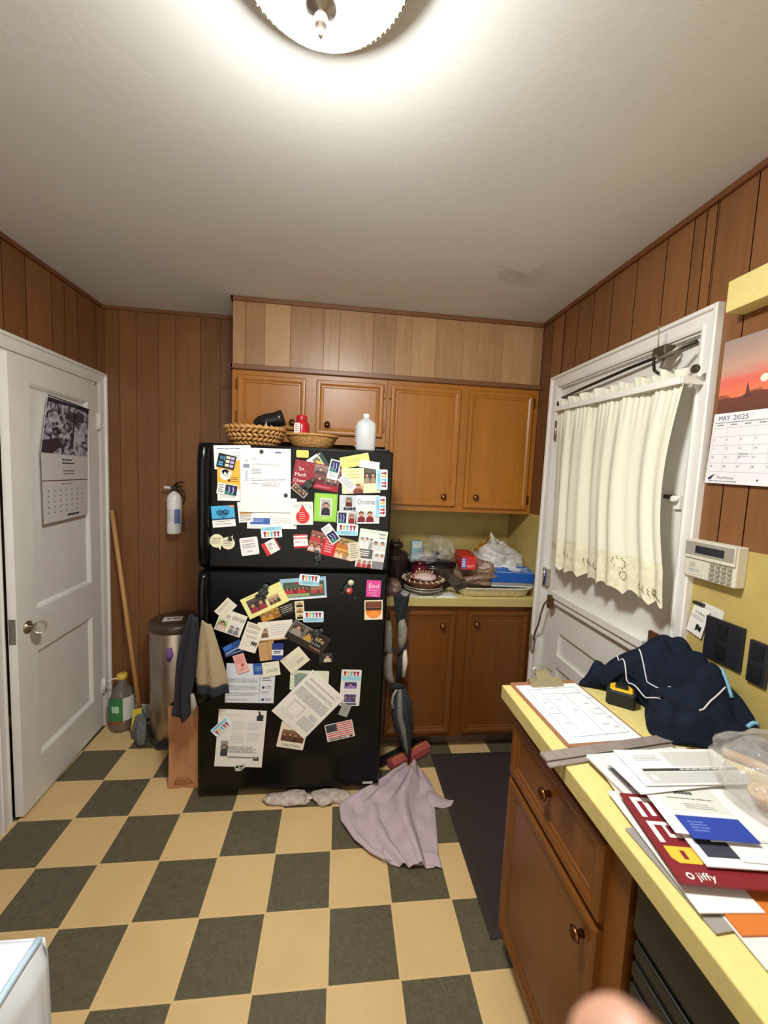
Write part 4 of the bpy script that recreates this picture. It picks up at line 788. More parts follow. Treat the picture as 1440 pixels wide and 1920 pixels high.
for k in range(6): b.tube([(-.05+.018*k, -.02, .078), (-.04+.018*k, .0, .088), (-.05+.02*k, .02, .08)], .006, 6)
tag(b.build('snack_package'), 'pink and white snack package lying in the woven pie basket', 'package').location = (1.165, .415, .966)
tag(crumple((1.285, .62, 1.115), (.085, .07, .10), FILM, .5, 20, 56, 34, 2).build('plastic_bag'), 'clear crumpled plastic bag standing behind the black-lidded pan', 'plastic bag')
tag(crumple((1.17, .50, 1.115), (.075, .05, .035), FILM, .4, 26, 48, 24, 7).build('plastic_bag'), 'clear crumpled plastic bag over the small dark red jar', 'plastic bag')
t = empty('snack_box', (1.17, .69, WZ), 'pale turquoise carton standing behind the cooking pot', 'box')
B(M((150, 186, 190), .5), (-.035, .035, -.02, .02, 0, .26)).build('carton', t, bevel=.002)
s = Sheet(.05, .03, 'w'); s.l(.1, .2, .9, .8, 2, 'b'); s.build('paper_label', t, mtx=frame((0, -.0205, .235), (1, 0, 0), (0, 0, 1), (0, -1, 0)))
t = empty('wrap_box', (1.42, .47, 1.118), 'red and blue cling-wrap box end beside brown plastic bag', 'box')
b = B(M((196, 44, 34), .45), (-.042, .042, -.12, .12, -.036, .036)); b.build('carton', t, bevel=.002, mtx=Matrix.Rotation(radians(-8), 4, 'Z'))
s = Sheet(.084, .072, (196, 44, 34)); s.r(.04, .12, .34, .92, (60, 90, 180)).l(.08, .2, .3, .85, 5, 'w', .5).l(.4, .65, .9, .85, 2, (240, 180, 160), .5)
s.build('carton_end', t, mtx=Matrix.Rotation(radians(-8), 4, 'Z') @ frame((0, -.1205, 0), (1, 0, 0), (0, 0, 1), (0, -1, 0)))
# foil roasting tray
TRF = noisy('tray_foil', (206, 196, 164), (238, 230, 204), 70, .35, .5, 4, .5, .003, metal=.15)
t = empty('foil_tray', (1.575, .455, WZ), 'rectangular ribbed foil roasting tray at front of back worktop', 'tray')
b = MB().mat(TRF)
def rr_(hx, hy, z, n=120, wav=0):
    out = []
    for k in range(n):
        a = 2*pi*k/n; cx, sx_ = cos(a), sin(a); p = 6; d = (abs(cx)**p+abs(sx_)**p)**(-1/p)
        out.append((hx*d*cx*(1+wav*((k//2) % 2)), hy*d*sx_*(1+wav*((k//2) % 2)), z))
    return out
b.rings([rr_(.185, .095, .002), rr_(.19, .10, .004, wav=.03), rr_(.208, .118, .050, wav=.03), rr_(.212, .122, .055), rr_(.222, .130, .055), rr_(.223, .131, .051), rr_(.221, .129, .057), rr_(.208, .120, .057), rr_(.186, .098, .008)], True, True, True); b.build('tray_body', t)
tag(crumple((1.50, .46, 1.03), (.135, .10, .085), FILMB, .42, 18, 70, 44, 4, .985).build('plastic_bag'), 'brown crumpled plastic bag filling the foil roasting tray', 'plastic bag')
tag(crumple((1.66, .585, 1.07), (.145, .12, .115), FILMW, .42, 13, 70, 44, 9, .985, crease=.8).build('plastic_bag'), 'white crumpled shopping bag heaped behind the blue box', 'plastic bag')
t = empty('food_bag_box', (1.70, .42, 1.025), 'blue carton of bags lying tilted on the foil tray', 'box')
m_ = Matrix.Rotation(radians(-6), 4, 'Z') @ Matrix.Rotation(radians(7), 4, 'X')
BL = M((28, 88, 176), .4)
B(BL, (-.145, .10, -.065, .065, -.008, .045)).mat(M((20, 54, 120), .4)).box(-.144, .099, -.0655, .0655, -.040, -.008).build('carton', t, mtx=m_, bevel=.002)
s = Sheet(.24, .125, (30, 96, 184)); s.c(.62, .45, .15, (220, 224, 226), 2, 20).l(.06, .15, .35, .4, 3, 'w', .5).r(0, .86, 1, .9, 'w', 1).l(.75, .2, .98, .8, 5, (200, 220, 240), .4)
s.build('carton_top', t, mtx=m_ @ Matrix.Translation((-.022, 0, .0455)))
s = Sheet(.24, .03, (150, 148, 140)); s.r(0, .6, 1, .8, 'w').r(0, .8, 1, 1, (24, 90, 110)); s.build('carton_stripe', t, mtx=m_ @ frame((-.022, -.0660, -.024), (1, 0, 0), (0, 0, 1), (0, -1, 0)))
GOLD = M((196, 140, 50), .3, .7)
tag(MB().mat(GOLD).grid(lambda u, v: (1.50+.10*u, .56-.02*v+.01*sin(9*u), 1.13+.085*u+.045*v+.008*sin(14*u+4*v)), 14, 5).build('gold_wrapper', solid=.003), 'crinkled gold wrapper between the white shopping bag and backsplash', 'wrapper')
s_ = MB().mat(M((222, 220, 214), .5)).grid(lambda u, v: (1.56+.07*u+.075*v+.012*sin(5*v), .60+.015*sin(6*v+3*u)+.02*u, 1.17+.11*v-.055*u+.012*sin(9*v+2*u)-.10*max(0, v-.75)), 12, 24)
tag(s_.build('paper_receipt', solid=.0012), 'curled white receipt strip on top of the white shopping bag', 'receipt')
s_ = MB().mat(M((222, 220, 214), .5)).grid(lambda u, v: (1.65+.05*u+.05*v, .58+.02*sin(5*v), 1.215-.02*v-.04*u+.012*sin(11*v)), 8, 16)
tag(s_.build('paper_receipt', solid=.0012), 'smaller curled receipt, right of larger one over shopping bag', 'receipt')
# slotted turner
t = empty('slotted_turner', (1.315, .36, 1.02), 'grey slotted kitchen turner leaning between pie basket and tray', 'turner')
b = MB().mat(M((92, 84, 76), .35, .6)); S_ = [(-.05, .045), (.05, -.03)]
m_ = Matrix.Translation((0, 0, 0)) @ Matrix.Rotation(radians(38), 4, 'Y') @ Matrix.Rotation(radians(-38), 4, 'X')
b.box(-.06, .06, -.04, .04, -.001, .001); b.mat(M((190, 170, 120), .5))
for k in range(3):
    for j in range(2): b.box(-.045+.035*k, -.030+.035*k, -.02+.03*j, -.01+.03*j, .001, .0018)
b.build('blade', t, mtx=m_)
MB().mat(M((60, 54, 50), .4)).box(.058, .075, -.04, .04, -.012, .006).build('edge', t, mtx=m_)
tag(MB().mat(M((226, 224, 214), .6)).grid(lambda u, v: (1.04+.31*u, .327+.14*v, .9262+.0006*sin(20*u)), 10, 4).build('paper_sheet', solid=.0008), 'white sheet of paper at front of back worktop under pie tins', 'paper')
tag(crumple((.985, .40, .965), (.045, .07, .045), film((150, 120, 104), .8, .3), .4, 24, 40, 24, 11, .926).build('plastic_bag'), 'brownish clear bag below the cooking pot by the refrigerator', 'plastic bag')

# --- hanging apron and folded umbrella in the gap right of the refrigerator
t = empty('apron', (1.0, .27, .90), 'dark apron with grey bundled cloth hanging beside the refrigerator', 'apron')
BLC = noisy('black_cloth', (22, 22, 26), (38, 38, 42), 120, .9, .3); GRC = noisy('grey_cloth', (112, 108, 98), (146, 142, 130), 60, .9, .4)
MB().mat(BLC).grid(lambda u, v: ((-.035+.085*u)*(1-.45*v)+.008+.01*v, -.02+.012*sin(6*u+3*v), .055-.14*v+.012*sin(pi*u*2)*(1-v)+.02*u*(1-v)), 12, 14).build('strap', t, solid=.005)
MB().mat(GRC).tube([(.02, -.02, -.07), (.03, -.025, -.12), (.03, -.02, -.18), (.025, -.03, -.23)], [.018, .026, .024, .014], 10).build('cloth_bundle', t)
MB().mat(GRC).tube([(-.05, -.02, -.08), (-.055, -.02, -.15), (-.05, -.02, -.22), (-.025, -.02, -.26)], [.016, .032, .028, .012], 10).build('cloth_bundle', t)
MB().mat(GRC).tube([(-.03, -.02, -.24), (-.045, -.02, -.31), (-.035, -.02, -.38), (.0, -.02, -.43)], [.014, .028, .026, .012], 10).build('cloth_bundle', t)
MB().mat(M((206, 196, 174), .8)).tube([(.045, -.03, -.23), (.05, -.03, -.30), (.045, -.03, -.38)], [.010, .016, .009], 8).build('pale_fold', t)
MB().mat(BLC).tube([(-.02, -.04, -.22), (.005, -.045, -.24), (.05, -.04, -.21)], .008, 8).tube([(.02, -.02, -.22), (.025, -.02, -.32), (.02, -.02, -.42)], [.012, .018, .012], 8).build('tie', t)
MB().mat(BLC).tube([(-.03, -.04, -.44), (.01, -.05, -.42), (.05, -.04, -.43)], [.01, .016, .01], 8).build('tie_knot', t)
t = empty('folded_umbrella', (1.03, .24, .46), 'folded black and grey striped umbrella pointing down beside refrigerator', 'umbrella')
STR = noisy('umbrella_grey', (96, 94, 86), (126, 122, 112), 40, .8); STB = noisy('umbrella_black', (26, 28, 36), (40, 42, 50), 40, .8)
for k in range(7):
    a = k*2*pi/7; b = MB().mat(STR if k % 2 else STB)
    b.tube([((.020*cos(a)), .018*sin(a), 0), (.010+.040*cos(a), .030*sin(a), -.10-.01*k), (.03+.034*cos(a), .028*sin(a), -.22), (.052+.016*cos(a), .014*sin(a), -.34), (.066, 0, -.41)], [.010, .019, .017, .010, .004], 8)
    b.build('canopy_fold', t)
MB().mat(M((140, 136, 122), .8)).tube([(-.02, -.02, .0), (-.04, -.03, -.03), (-.045, -.03, -.07), (-.035, -.03, -.10)], .007, 8).build('strap', t)
MB().mat(M((24, 24, 26), .4)).tube([(.066, 0, -.40), (.07, 0, -.445)], .004, 8).build('tip', t)
# sponge mop head on the floor
t = empty('sponge_mop', (1.10, .29, 0), 'red sponge mop head with black frame on the tiles', 'mop')
RS = noisy('red_sponge', (150, 62, 58), (176, 84, 78), 120, .9, .5)
m_ = Matrix.Rotation(radians(32), 4, 'Z')
b = MB().mat(RS); b.rings([[(-.125, y, z) for y, z in ((-.035, .004), (.03, .004), (.035, .04), (.0, .062), (-.035, .05))], [(-.01, y, z) for y, z in ((-.035, .004), (.03, .004), (.035, .04), (.0, .062), (-.035, .05))]], True, True, True, False)
b.build('sponge', t, mtx=m_, bevel=.006)
b = MB().mat(RS); b.rings([[(.0, y, z) for y, z in ((-.035, .004), (.03, .004), (.035, .04), (.0, .062), (-.035, .05))], [(.15, y, z) for y, z in ((-.035, .004), (.03, .004), (.035, .04), (.0, .062), (-.035, .05))]], True, True, True, False)
b.build('sponge', t, mtx=m_, bevel=.006)
MB().mat(M((190, 120, 60), .7)).box(-.115, .14, -.012, -.004, .0585, .0645).build('yellow_strip', t, mtx=m_)
B(M((34, 28, 30), .5), (-.16, .13, .034, .085, .006, .03)).mat(M((34, 28, 30), .5)).box(-.02, .02, -.01, .05, .03, .085).build('mop_frame', t, mtx=m_, bevel=.004)

# --- mauve towel on the floor
def lerp_path(P_, t):
    n = len(P_)-1; x = min(t*n, n-1e-6); i = int(x); f = x-i; return tuple(a*(1-f)+b_*f for a, b_ in zip(P_[i], P_[i+1]))
LP = [(1.08, .225), (.93, .13), (.80, .05), (.718, -.01), (.728, -.10), (.785, -.20), (.85, -.265), (.905, -.30)]
RP = [(1.15, .225), (1.185, .15), (1.20, .06), (1.185, .0), (1.17, -.09), (1.155, -.18), (1.14, -.26), (1.122, -.335)]
def tow(u, v):
    l_, r_ = lerp_path(LP, v), lerp_path(RP, v); uu = u
    x = l_[0]*(1-uu)+r_[0]*uu; y = l_[1]*(1-uu)+r_[1]*uu-.020*sin(pi*uu)*v
    a = u*2*pi
    z = .006+.046*(1-v*.55)*(max(0, sin(a*1.6+.9+1.1*v)))**1.5+.026*max(0, sin(a*3.1+2.4-1.6*v))*(.4+v*.6)+.018*(1-v)*sin(pi*u)+.010*noise.noise(Vector((x*14, y*14, 0)))
    z *= min(1, .25+6*min(u, 1-u, v*2+.05, (1-v)+.10))
    return (x, y, max(.004, z+.004))
t = empty('towel', (1.0, 0, 0), 'crumpled mauve terry towel on the tiles before the refrigerator', 'towel')
b = MB().mat(TERRY).grid(lambda u, v: (tow(u, v)[0]-1, tow(u, v)[1], tow(u, v)[2]), 90, 80); b.build('cloth', t, solid=.005)
def flap(u, v):
    x = 1.16+.12*u-.02*v; y = .06-.075*u-.11*v*(1-u*.75); return (x-1, y, .008+.018*sin(pi*v)*(1-u)+.006*sin(7*u))
MB().mat(TERRY).grid(flap, 20, 16).build('corner_flap', t, solid=.006)
def hemf(u, v): x = .90+.235*u; y = -.285-.045*u-.05*v+.01*sin(3*u); return (x-1, y+.035, .014-.008*v+.006*sin(9*u))
MB().mat(TERRY).grid(hemf, 30, 6).build('folded_hem', t, solid=.006)
# --- pale rag under the refrigerator
tag(crumple((.48, .045, .014), (.14, .035, .016), noisy('pale_rag', (150, 132, 120), (206, 192, 180), 40, .9), .5, 26, 60, 16, 6, .002).build('rag'), 'pale crumpled rag under the left front edge of refrigerator', 'rag')
tag(crumple((.68, .04, .014), (.09, .04, .018), noisy('pale_rag', (150, 132, 120), (206, 192, 180), 40, .9), .5, 26, 50, 16, 8, .002).build('rag'), 'pale crumpled rag under right front edge, nearest the mauve towel', 'rag')
# --- dark floor mat
MATM = noisy('rubber_mat', (44, 35, 33), (58, 46, 43), 500, .75, .6, 2, .35, .001)
b = MB().mat(MATM); x0, x1, y0, y1 = 1.243, 1.75, -.60, .33
b.rings([[(x0, y0, 0.001), (x1, y0, .001), (x1, y1, .001), (x0, y1, .001)], [(x0, y0, .004), (x1, y0, .004), (x1, y1, .004), (x0, y1, .004)], [(x0+.025, y0+.025, .012), (x1-.025, y0+.025, .012), (x1-.025, y1-.025, .012), (x0+.025, y1-.025, .012)]], True, True, True, False)
tag(b.build('floor_mat'), 'dark brown rubber mat on the tiles by the right cabinets', 'mat')

# --- left corner: bin, bag, mop, jug, extinguisher, towels
t = empty('trash_can', (-.25, .605, 0), 'round brushed steel trash can with dark lid', 'trash can')
MB().mat(noisy('brushed_steel', (150, 138, 124), (176, 164, 150), 6, .3, metal=.95)).lathe([(.0, .012), (.136, .012), (.140, .03), (.140, .655), (.136, .66), (0, .66)], n=48).build('body', t)
MB().mat(M((60, 58, 58), .4)).lathe([(0, 0), (.142, 0), (.146, .006), (.146, .02), (.138, .026), (0, .026)], n=48).build('base_ring', t)
MB().mat(noisy('lid_brown', (60, 46, 38), (72, 56, 46), 20, .35)).lathe([(.143, .655), (.146, .66), (.146, .685), (.138, .70), (.11, .706), (0, .708)], n=48).build('lid', t)
MB().mat(M((40, 40, 40), .4)).box(-.05, .05, -.175, -.12, .012, .03).build('pedal', t, bevel=.004)
s = Sheet(.10, .07, (214, 206, 196)); s.c(.3, .45, .13, 'g', 2).r(.5, .3, .9, .6, 'g', 2)
s.build('lid_sticker', t, mtx=Matrix.Translation((-.01, -.03, .7085)) @ Matrix.Rotation(radians(12), 4, 'Z'))
t = empty('paper_bag', (-.047, .24, 0), 'open brown paper grocery bag beside the refrigerator', 'paper bag')
KR = noisy('kraft_paper', (168, 116, 78), (190, 138, 96), 18, .75, .35, 4, .3, .004)
def bagring(hx, hy, z, j=0): return [(-hx, -hy, z), (-hx*.33, -hy+.003, z), (.004, -hy+.007+j, z), (hx*.45, -hy, z), (hx, -hy, z), (hx-.012, 0, z), (hx, hy, z), (0, hy, z), (-hx, hy, z), (-hx+.012, 0, z)]
b = MB().mat(KR).rings([bagring(.071, .09, .001), bagring(.070, .09, .05), bagring(.069, .088, .10, -.002), bagring(.068, .088, .25), bagring(.070, .09, .425), bagring(.068, .088, .43), bagring(.067, .087, .40)], True, True, False, False); b.build('bag_body', t)
MB().mat(M((150, 98, 62), .8)).box(-.045, .045, -.0935, -.0905, .03, .034).tube([(-.04, -.092, .03), (-.03, -.093, .055), (.03, -.093, .055), (.045, -.092, .03)], .002, 6).build('bottom_fold', t)
crumple((0, 0, .43), (.058, .07, .05), noisy('black_liner', (24, 24, 26), (40, 40, 42), 60, .4, .6), .4, 24, 40, 24, 12).build('liner_bag', t)
crumple((-.02, -.04, .50), (.028, .02, .035), M((150, 130, 110), .6), .5, 40, 24, 16, 13).build('paper_scrap', t)
# hanging towels on the refrigerator handle
t = empty('hand_towel', (.095, .02, .87), 'tan ribbed towel with navy trim hanging from refrigerator handle', 'towel')
TAN = NT('ribbed_tan_towel', .95, .1); _t = TAN.n('ShaderNodeTexCoord'); _m = TAN.n('ShaderNodeMapping'); _m.inputs['Rotation'].default_value = (0, radians(32), 0); TAN.l(_t, 'Object', _m, 0)
_w = TAN.n('ShaderNodeTexWave', i_Scale=48, i_Distortion=.4); _w.bands_direction = 'Z'; TAN.l(_m, 0, _w, 0)
TAN.col(TAN.mix(_w.outputs['Fac'], lin((128, 112, 84)), lin((196, 178, 142)))); TAN.bump(_w.outputs['Fac'], .6, .003)
def twl(u, v): w_ = .022+.062*min(1, v*1.25)**.8; x = .012+w_*2*(u-.5)*.8+.030*v; return (x, -.020-.030*sin(pi*u)*(.4+v*.6)-.010*sin(u*2*pi*2)*v, .045-.30*v-.05*v*(1-u)*.4-.03*u*v+.06*(u)*(1-v)*-.3)
MB().mat(TAN.m).grid(lambda u, v: twl(u, v*.9), 24, 30).build('ribbed_cloth', t, solid=.006)
MB().mat(noisy('navy_trim', (24, 26, 36), (34, 36, 46), 60, .9)).grid(lambda u, v: twl(u, .9+v*.13), 24, 4).build('navy_border', t, solid=.008)
t = empty('dark_cloth', (-.01, .05, .9), 'dark navy cloth hanging at left edge of refrigerator', 'cloth')
DN = noisy('dark_navy_cloth', (26, 26, 36), (42, 40, 52), 50, .9, .3)
MB().mat(DN).grid(lambda u, v: (.070-.02*u-.085*u*(.3+.7*v)+.012*sin(5*v+3*u)-.02*v, -.035+.03*u+.014*sin(u*9+v*2), .02-.46*v-.03*sin(pi*u)*v), 26, 34).build('cloth', t, solid=.008)
MB().mat(M((96, 62, 120), .8)).tube([(-.055, -.01, -.13), (-.05, -.02, -.16), (-.058, -.01, -.19)], [.010, .015, .008], 8).build('purple_patch', t)
MB().mat(M((150, 140, 124), .8)).tube([(.055, -.045, -.33), (.062, -.045, -.38), (.055, -.045, -.42)], [.008, .014, .008], 8).build('pale_tag', t)

t = empty('string_mop', (-.46, .60, 0), 'wooden handled grey mop leaning on the wall by jug', 'mop')
A_ = Vector((-.665+.46, .735-.60, 1.31)); B_ = Vector((.0, .01, .13))
MB().mat(W_STICK).tube([A_, A_*.5+B_*.5, B_], [.0115, .012, .0125], 12).build('handle', t)
MB().mat(M((206, 186, 60), .6)).rings([[(x-.005, y, z) for x, y, z in ((-.02, -.022, .16), (.028, -.022, .17), (.034, -.026, .07), (-.028, -.03, .035))], [(x-.005, y+.003, z) for x, y, z in ((-.02, -.022, .16), (.028, -.022, .17), (.034, -.026, .07), (-.028, -.03, .035))]], True, True, True, False).build('yellow_tag', t)
GR = noisy('grey_mop_yarn', (84, 82, 82), (120, 118, 116), 70, .95, .8, 4, .1, .004)
b = MB().mat(GR); rr = random.Random(5)
for k in range(16):
    f = k/15; sx_ = -.05+.125*f; sy_ = .0-.15*f+.03*rr.random()
    b.tube([(.0, .01, .15-.01*f), (sx_*.4+.01, sy_*.3, .13-.03*f), (sx_*.8, sy_*.7, .045), (sx_, sy_, .013)], [.014, .021, .023, .015], 6)
b.build('yarn_head', t)
t = empty('oil_jug', (-.585, .665, 0), 'clear jug of brown liquid with green label and yellow cap', 'jug')
JG = M((214, 206, 190), .08, trans=.85)
MB().mat(JG).lathe([(0, .002), (.055, .002), (.066, .012), (.069, .03), (.066, .04), (.069, .05), (.068, .18), (.060, .215), (.045, .245), (.03, .27), (.022, .285), (.022, .31), (0, .312)], n=32).build('bottle_body', t)
MB().mat(M((128, 66, 20), .2)).lathe([(0, .005), (.052, .005), (.063, .014), (.0655, .03), (.0655, .085), (0, .086)], n=32).build('liquid', t)
b = MB()
for m__, a0, a1, z0, z1 in ((M((52, 120, 68), .5), -140, -62, .075, .215), (M((206, 206, 196), .5), -62, -5, .075, .215), (M((150, 60, 40), .5), -140, -62, .062, .075)):
    b.mat(m__); n = 10; b.rings([[(.0705*cos(radians(a0+(a1-a0)*k/n)), .0705*sin(radians(a0+(a1-a0)*k/n)), z) for k in range(n+1)] for z in (z0, z1)], False, False, False)
b.mat(M((170, 214, 170), .5)).rings([[(.0712*cos(radians(a)), .0712*sin(radians(a)), z) for a in (-112, -100, -88, -78)] for z in (.13, .17)], False, False, False)
b.build('paper_label', t)
MB().mat(M((214, 178, 70), .4)).lathe([(.026, .308), (.028, .31), (.028, .334), (.024, .338), (0, .338)], n=20).build('cap', t)
MB().mat(M((220, 212, 190), .5)).tube([(.02, -.01, .305), (-.03, -.02, .318), (-.065, -.03, .31), (-.05, -.035, .30)], .0045, 8).build('carry_ring', t)
t = empty('fire_extinguisher', (-.303, .71, 1.185), 'white fire extinguisher with black valve hung on panelled wall', 'fire extinguisher')
MB().mat(M((226, 222, 216), .3, coat=.4)).lathe([(0, 0), (.034, 0), (.039, .004), (.040, .012), (.040, .205), (.036, .226), (.024, .242), (.014, .248), (.012, .262), (0, .262)], n=32).build('cylinder', t)
b = MB(); 
for m__, a0, a1 in ((M((216, 212, 206), .5), -150, -70), (M((104, 120, 166), .5), -70, -20)):
    b.mat(m__); b.rings([[(.0408*cos(radians(a0+(a1-a0)*k/8)), .0408*sin(radians(a0+(a1-a0)*k/8)), z) for k in range(9)] for z in (.065, .15)], False, False, False)
b.mat(M((80, 80, 90), .6)); rr = random.Random(2)
for k in range(7):
    z = .072+.011*k; a1 = -85-30*rr.random(); b.rings([[(.0412*cos(radians(a)), .0412*sin(radians(a)), zz) for a in (-145, -130, -110, a1)] for zz in (z, z+.004)], False, False, False)
b.build('instruction_label', t)
MB().mat(M((40, 32, 30), .4)).box(-.014, .016, -.014, .014, .255, .285).tube([(.0, 0, .285), (.02, 0, .305), (.05, -.005, .312)], .006, 8).tube([(.0, 0, .28), (.03, -.0, .285), (.052, -.003, .25)], .006, 8).tube([(.03, 0, .29), (.06, 0, .24), (.058, 0, .20)], .004, 6).build('valve', t)
MB().mat(M((210, 204, 192), .3)).tube([(-.012, -.004, .272), (-.04, -.012, .276), (-.05, -.014, .274)], [.009, .009, .012], 10).build('nozzle', t)
B(M((90, 84, 78), .5), (-.042, .042, .036, .048, .06, .08), (-.01, .01, .03, .048, .02, .25)).build('wall_bracket', t)
# wall calendar on the left door
LDc = LD
def on_leaf(s, y, z, off, name, parent=None, rot=0, **k):
    # the sheet's x runs toward the hinge (viewer's right)
    lx = (.662-y)/.9989
    m = LD @ frame((lx, off, z), (-1, 0, 0), (0, 0, 1), (0, 1, 0)) @ Matrix.Rotation(radians(rot), 4, 'Z')
    return m
cal = empty('wall_calendar', (-.67, .36, 1.6), 'wall calendar with snowy landscape photo hanging on left door', 'calendar'); ci = Matrix.Translation((.67, -.36, -1.6))
SNOW = NT('snow_scene', .35, .5); _t = SNOW.n('ShaderNodeTexCoord'); _a = SNOW.n('ShaderNodeTexNoise', i_Scale=22, i_Detail=7, i_Distortion=1.2); SNOW.l(_t, 'Object', _a, 0)
_r = SNOW.n('ShaderNodeValToRGB'); _r.color_ramp.elements[0].position = .42; _r.color_ramp.elements[0].color = (*lin((50, 38, 56)), 1); _r.color_ramp.elements[1].position = .58; _r.color_ramp.elements[1].color = (*lin((190, 184, 196)), 1)
SNOW.l(_a, 0, _r, 0); SNOW.l(_r, 0, SNOW.b, 'Base Color')
s = Sheet(.355, .25, 'w', .001, quad=[(-.125, .128), (.205, .118), (.185, -.132), (-.182, -.128)])
s.mat(SNOW.m); s.add([s.P3(u, v, .0014) for u, v in ((0, 0), (1, 0), (1, 1), (0, 1))], [(3, 2, 1, 0)], False)
s.poly([(0, 0), (1, 0), (1, .09), (.55, .05), (0, .08)], (44, 42, 60), 6).poly([(.62, .15), (.66, .15), (.64, .8), (.60, .8)], (60, 50, 56), 6).poly([(.45, .2), (.85, .12), (.9, .3), (.6, .36), (.4, .3)], (66, 60, 70), 6).poly([(0, .78), (.3, .7), (.4, .85), (.2, 1), (0, 1)], (60, 46, 52), 6)
s.build('photo_page', cal, mtx=ci @ on_leaf(s, .36, 1.75, .008, ''))
s = Sheet(.36, .33, (206, 200, 196), .001, quad=[(-.182, .164), (.185, .160), (.172, -.150), (-.178, -.162)])
s.l(.40, .07, .72, .17, 2, 'k', .4, .4).l(.3, .2, .8, .21, 1, 'g').l(.42, .24, .7, .33, 2, (120, 90, 110)).r(0, .385, 1, .40, (110, 60, 60)).l(.36, .44, .7, .48, 1, (160, 120, 130))
for i in range(5):
    for j in range(7): s.r(.09+.125*j, .53+.08*i, .12+.125*j, .55+.08*i, (120, 116, 130))
s.l(.5, .92, .8, .96, 1, 'k', .8)
s.build('date_page', cal, mtx=ci @ on_leaf(s, .36, 1.457, .010, ''))
MB().mat(M((40, 40, 46), .5)).tube([LD @ Vector((.425, .012, 1.885)), LD @ Vector((.10, .014, 1.868))], .003, 6).build('hanging_rod', cal, mtx=ci)

# ------------------------------------------------------------------ right wall items
def on_right(o_y, z, off=0, rot=0): return frame((XR-off, o_y, z), (0, -1, 0), (0, 0, 1), (-1, 0, 0)) @ Matrix.Rotation(radians(rot), 4, 'Z')
cal = empty('wall_calendar', (XR, -.82, 1.8), 'MAY 2025 wall calendar with sunset sailboat photo, right wall', 'calendar'); ci = Matrix.Translation((-XR, .82, -1.8))
SUN = NT('sunset_photo', .35); _t = SUN.n('ShaderNodeTexCoord'); _s = SUN.n('ShaderNodeSeparateXYZ'); SUN.l(_t, 'Object', _s, 0)
_a = SUN.n('ShaderNodeTexNoise', i_Scale=12, i_Detail=5, i_Distortion=.6); _mm = SUN.n('ShaderNodeMapping'); _mm.inputs['Scale'].default_value = (1, 4, 1); SUN.l(_t, 'Object', _mm, 0); SUN.l(_mm, 0, _a, 0)
_r = SUN.n('ShaderNodeValToRGB'); SUN.t.links.new(SUN.math('MULTIPLY_ADD', _a.outputs[0], .25, SUN.math('MULTIPLY_ADD', _s.outputs[1], 4.4, .37)), _r.inputs[0])
cr_ = _r.color_ramp; cr_.elements[0].position = .0; cr_.elements[0].color = (*lin((96, 62, 50)), 1); cr_.elements[1].position = 1; cr_.elements[1].color = (*lin((148, 134, 128)), 1)
for p_, c_ in ((.24, (110, 64, 52)), (.27, (222, 120, 84)), (.42, (216, 104, 92)), (.62, (190, 150, 130))): e_ = cr_.elements.new(p_); e_.color = (*lin(c_), 1)
SUN.l(_r, 0, SUN.b, 'Base Color')
s = Sheet(.30, .215, 'w', .001); s.mat(SUN.m); s.add([s.P3(u, v, .0014) for u, v in ((0, 0), (1, 0), (1, 1), (0, 1))], [(3, 2, 1, 0)], False)
s.c(.43, .60, .036, (255, 240, 200), 6, 20).poly([(.27, .77), (.28, .60), (.315, .76)], (96, 60, 60), 6).poly([(.25, .78), (.33, .78), (.32, .80), (.26, .80)], (80, 50, 50), 6)
s.build('photo_page', cal, mtx=ci @ on_right(-.835, 1.912, .008, -.5))
s = Sheet(.30, .205, (222, 220, 220), .001)
s.T(.05, .105, .020, 'MAY', (40, 56, 100), w=.036).T(.20, .105, .020, '2025', (90, 100, 120), w=.046).r(.02, .13, .98, .138, (70, 80, 110), 2)
days = [['', '', '', '', '1', '2', '3'], ['4', '5', '6', '7', '8', '9', '10'], ['11', '12', '13', '14', '15', '16', '17'], ['18', '19', '20', '21', '22', '23', '24'], ['25', '26', '27', '28', '29', '30', '31']]
for i in range(6): s.r(.02, .205+.125*i, .98, .209+.125*i, (150, 150, 154), 1)
for j in range(8): s.r(.02+.137*j, .14, .0235+.137*j, .83, (190, 190, 194), 1)
for i, rw in enumerate(days):
    for j, d_ in enumerate(rw):
        s.l(.05+.137*j, .16, .12+.137*j, .18, 1, 'g', .8) if i == 0 else None
        if d_: s.T(.03+.137*j, .265+.125*i, .0085, d_, (50, 50, 56))
s.l(.31, .57, .42, .63, 3, (120, 140, 150)).poly([(.03, .95), (.03, .92), (.07, .88), (.11, .87), (.08, .90), (.06, .95)], (50, 60, 90), 2).T(.12, .93, .0105, 'MassMutual', (50, 60, 110), w=.052).l(.04, .96, .34, .975, 1, 'g', .8).c(.52, .93, .010, (60, 60, 64), 2, 8)
s.build('date_page', cal, mtx=ci @ on_right(-.828, 1.703, .012, -2.2))
t = empty('alarm_keypad', (XR, -.742, 1.372), 'cream alarm keypad with grey display under the right calendar', 'alarm keypad')
CR = M((206, 200, 182), .5)
B(CR, (-.035, -.001, -.082, .086, -.058, .058)).build('housing', t, bevel=.004)
k_ = MB().mat(CR); k_.box(-.040, -.034, -.080, .084, .002, .057); k_.mat(M((150, 142, 130), .5)).box(-.041, -.039, -.076, .080, .012, .052).mat(M((40, 42, 48), .2)).box(-.0425, -.040, -.048, .044, .020, .042); k_.build('display_cover', t)
b = MB().mat(M((150, 144, 128), .5))
for i in range(4):
    for j in range(4): b.box(-.040, -.034, -.018-.018*j, -.005-.018*j, -.010-.0135*i, -.001-.0135*i)
b.build('keys', t, bevel=.001)
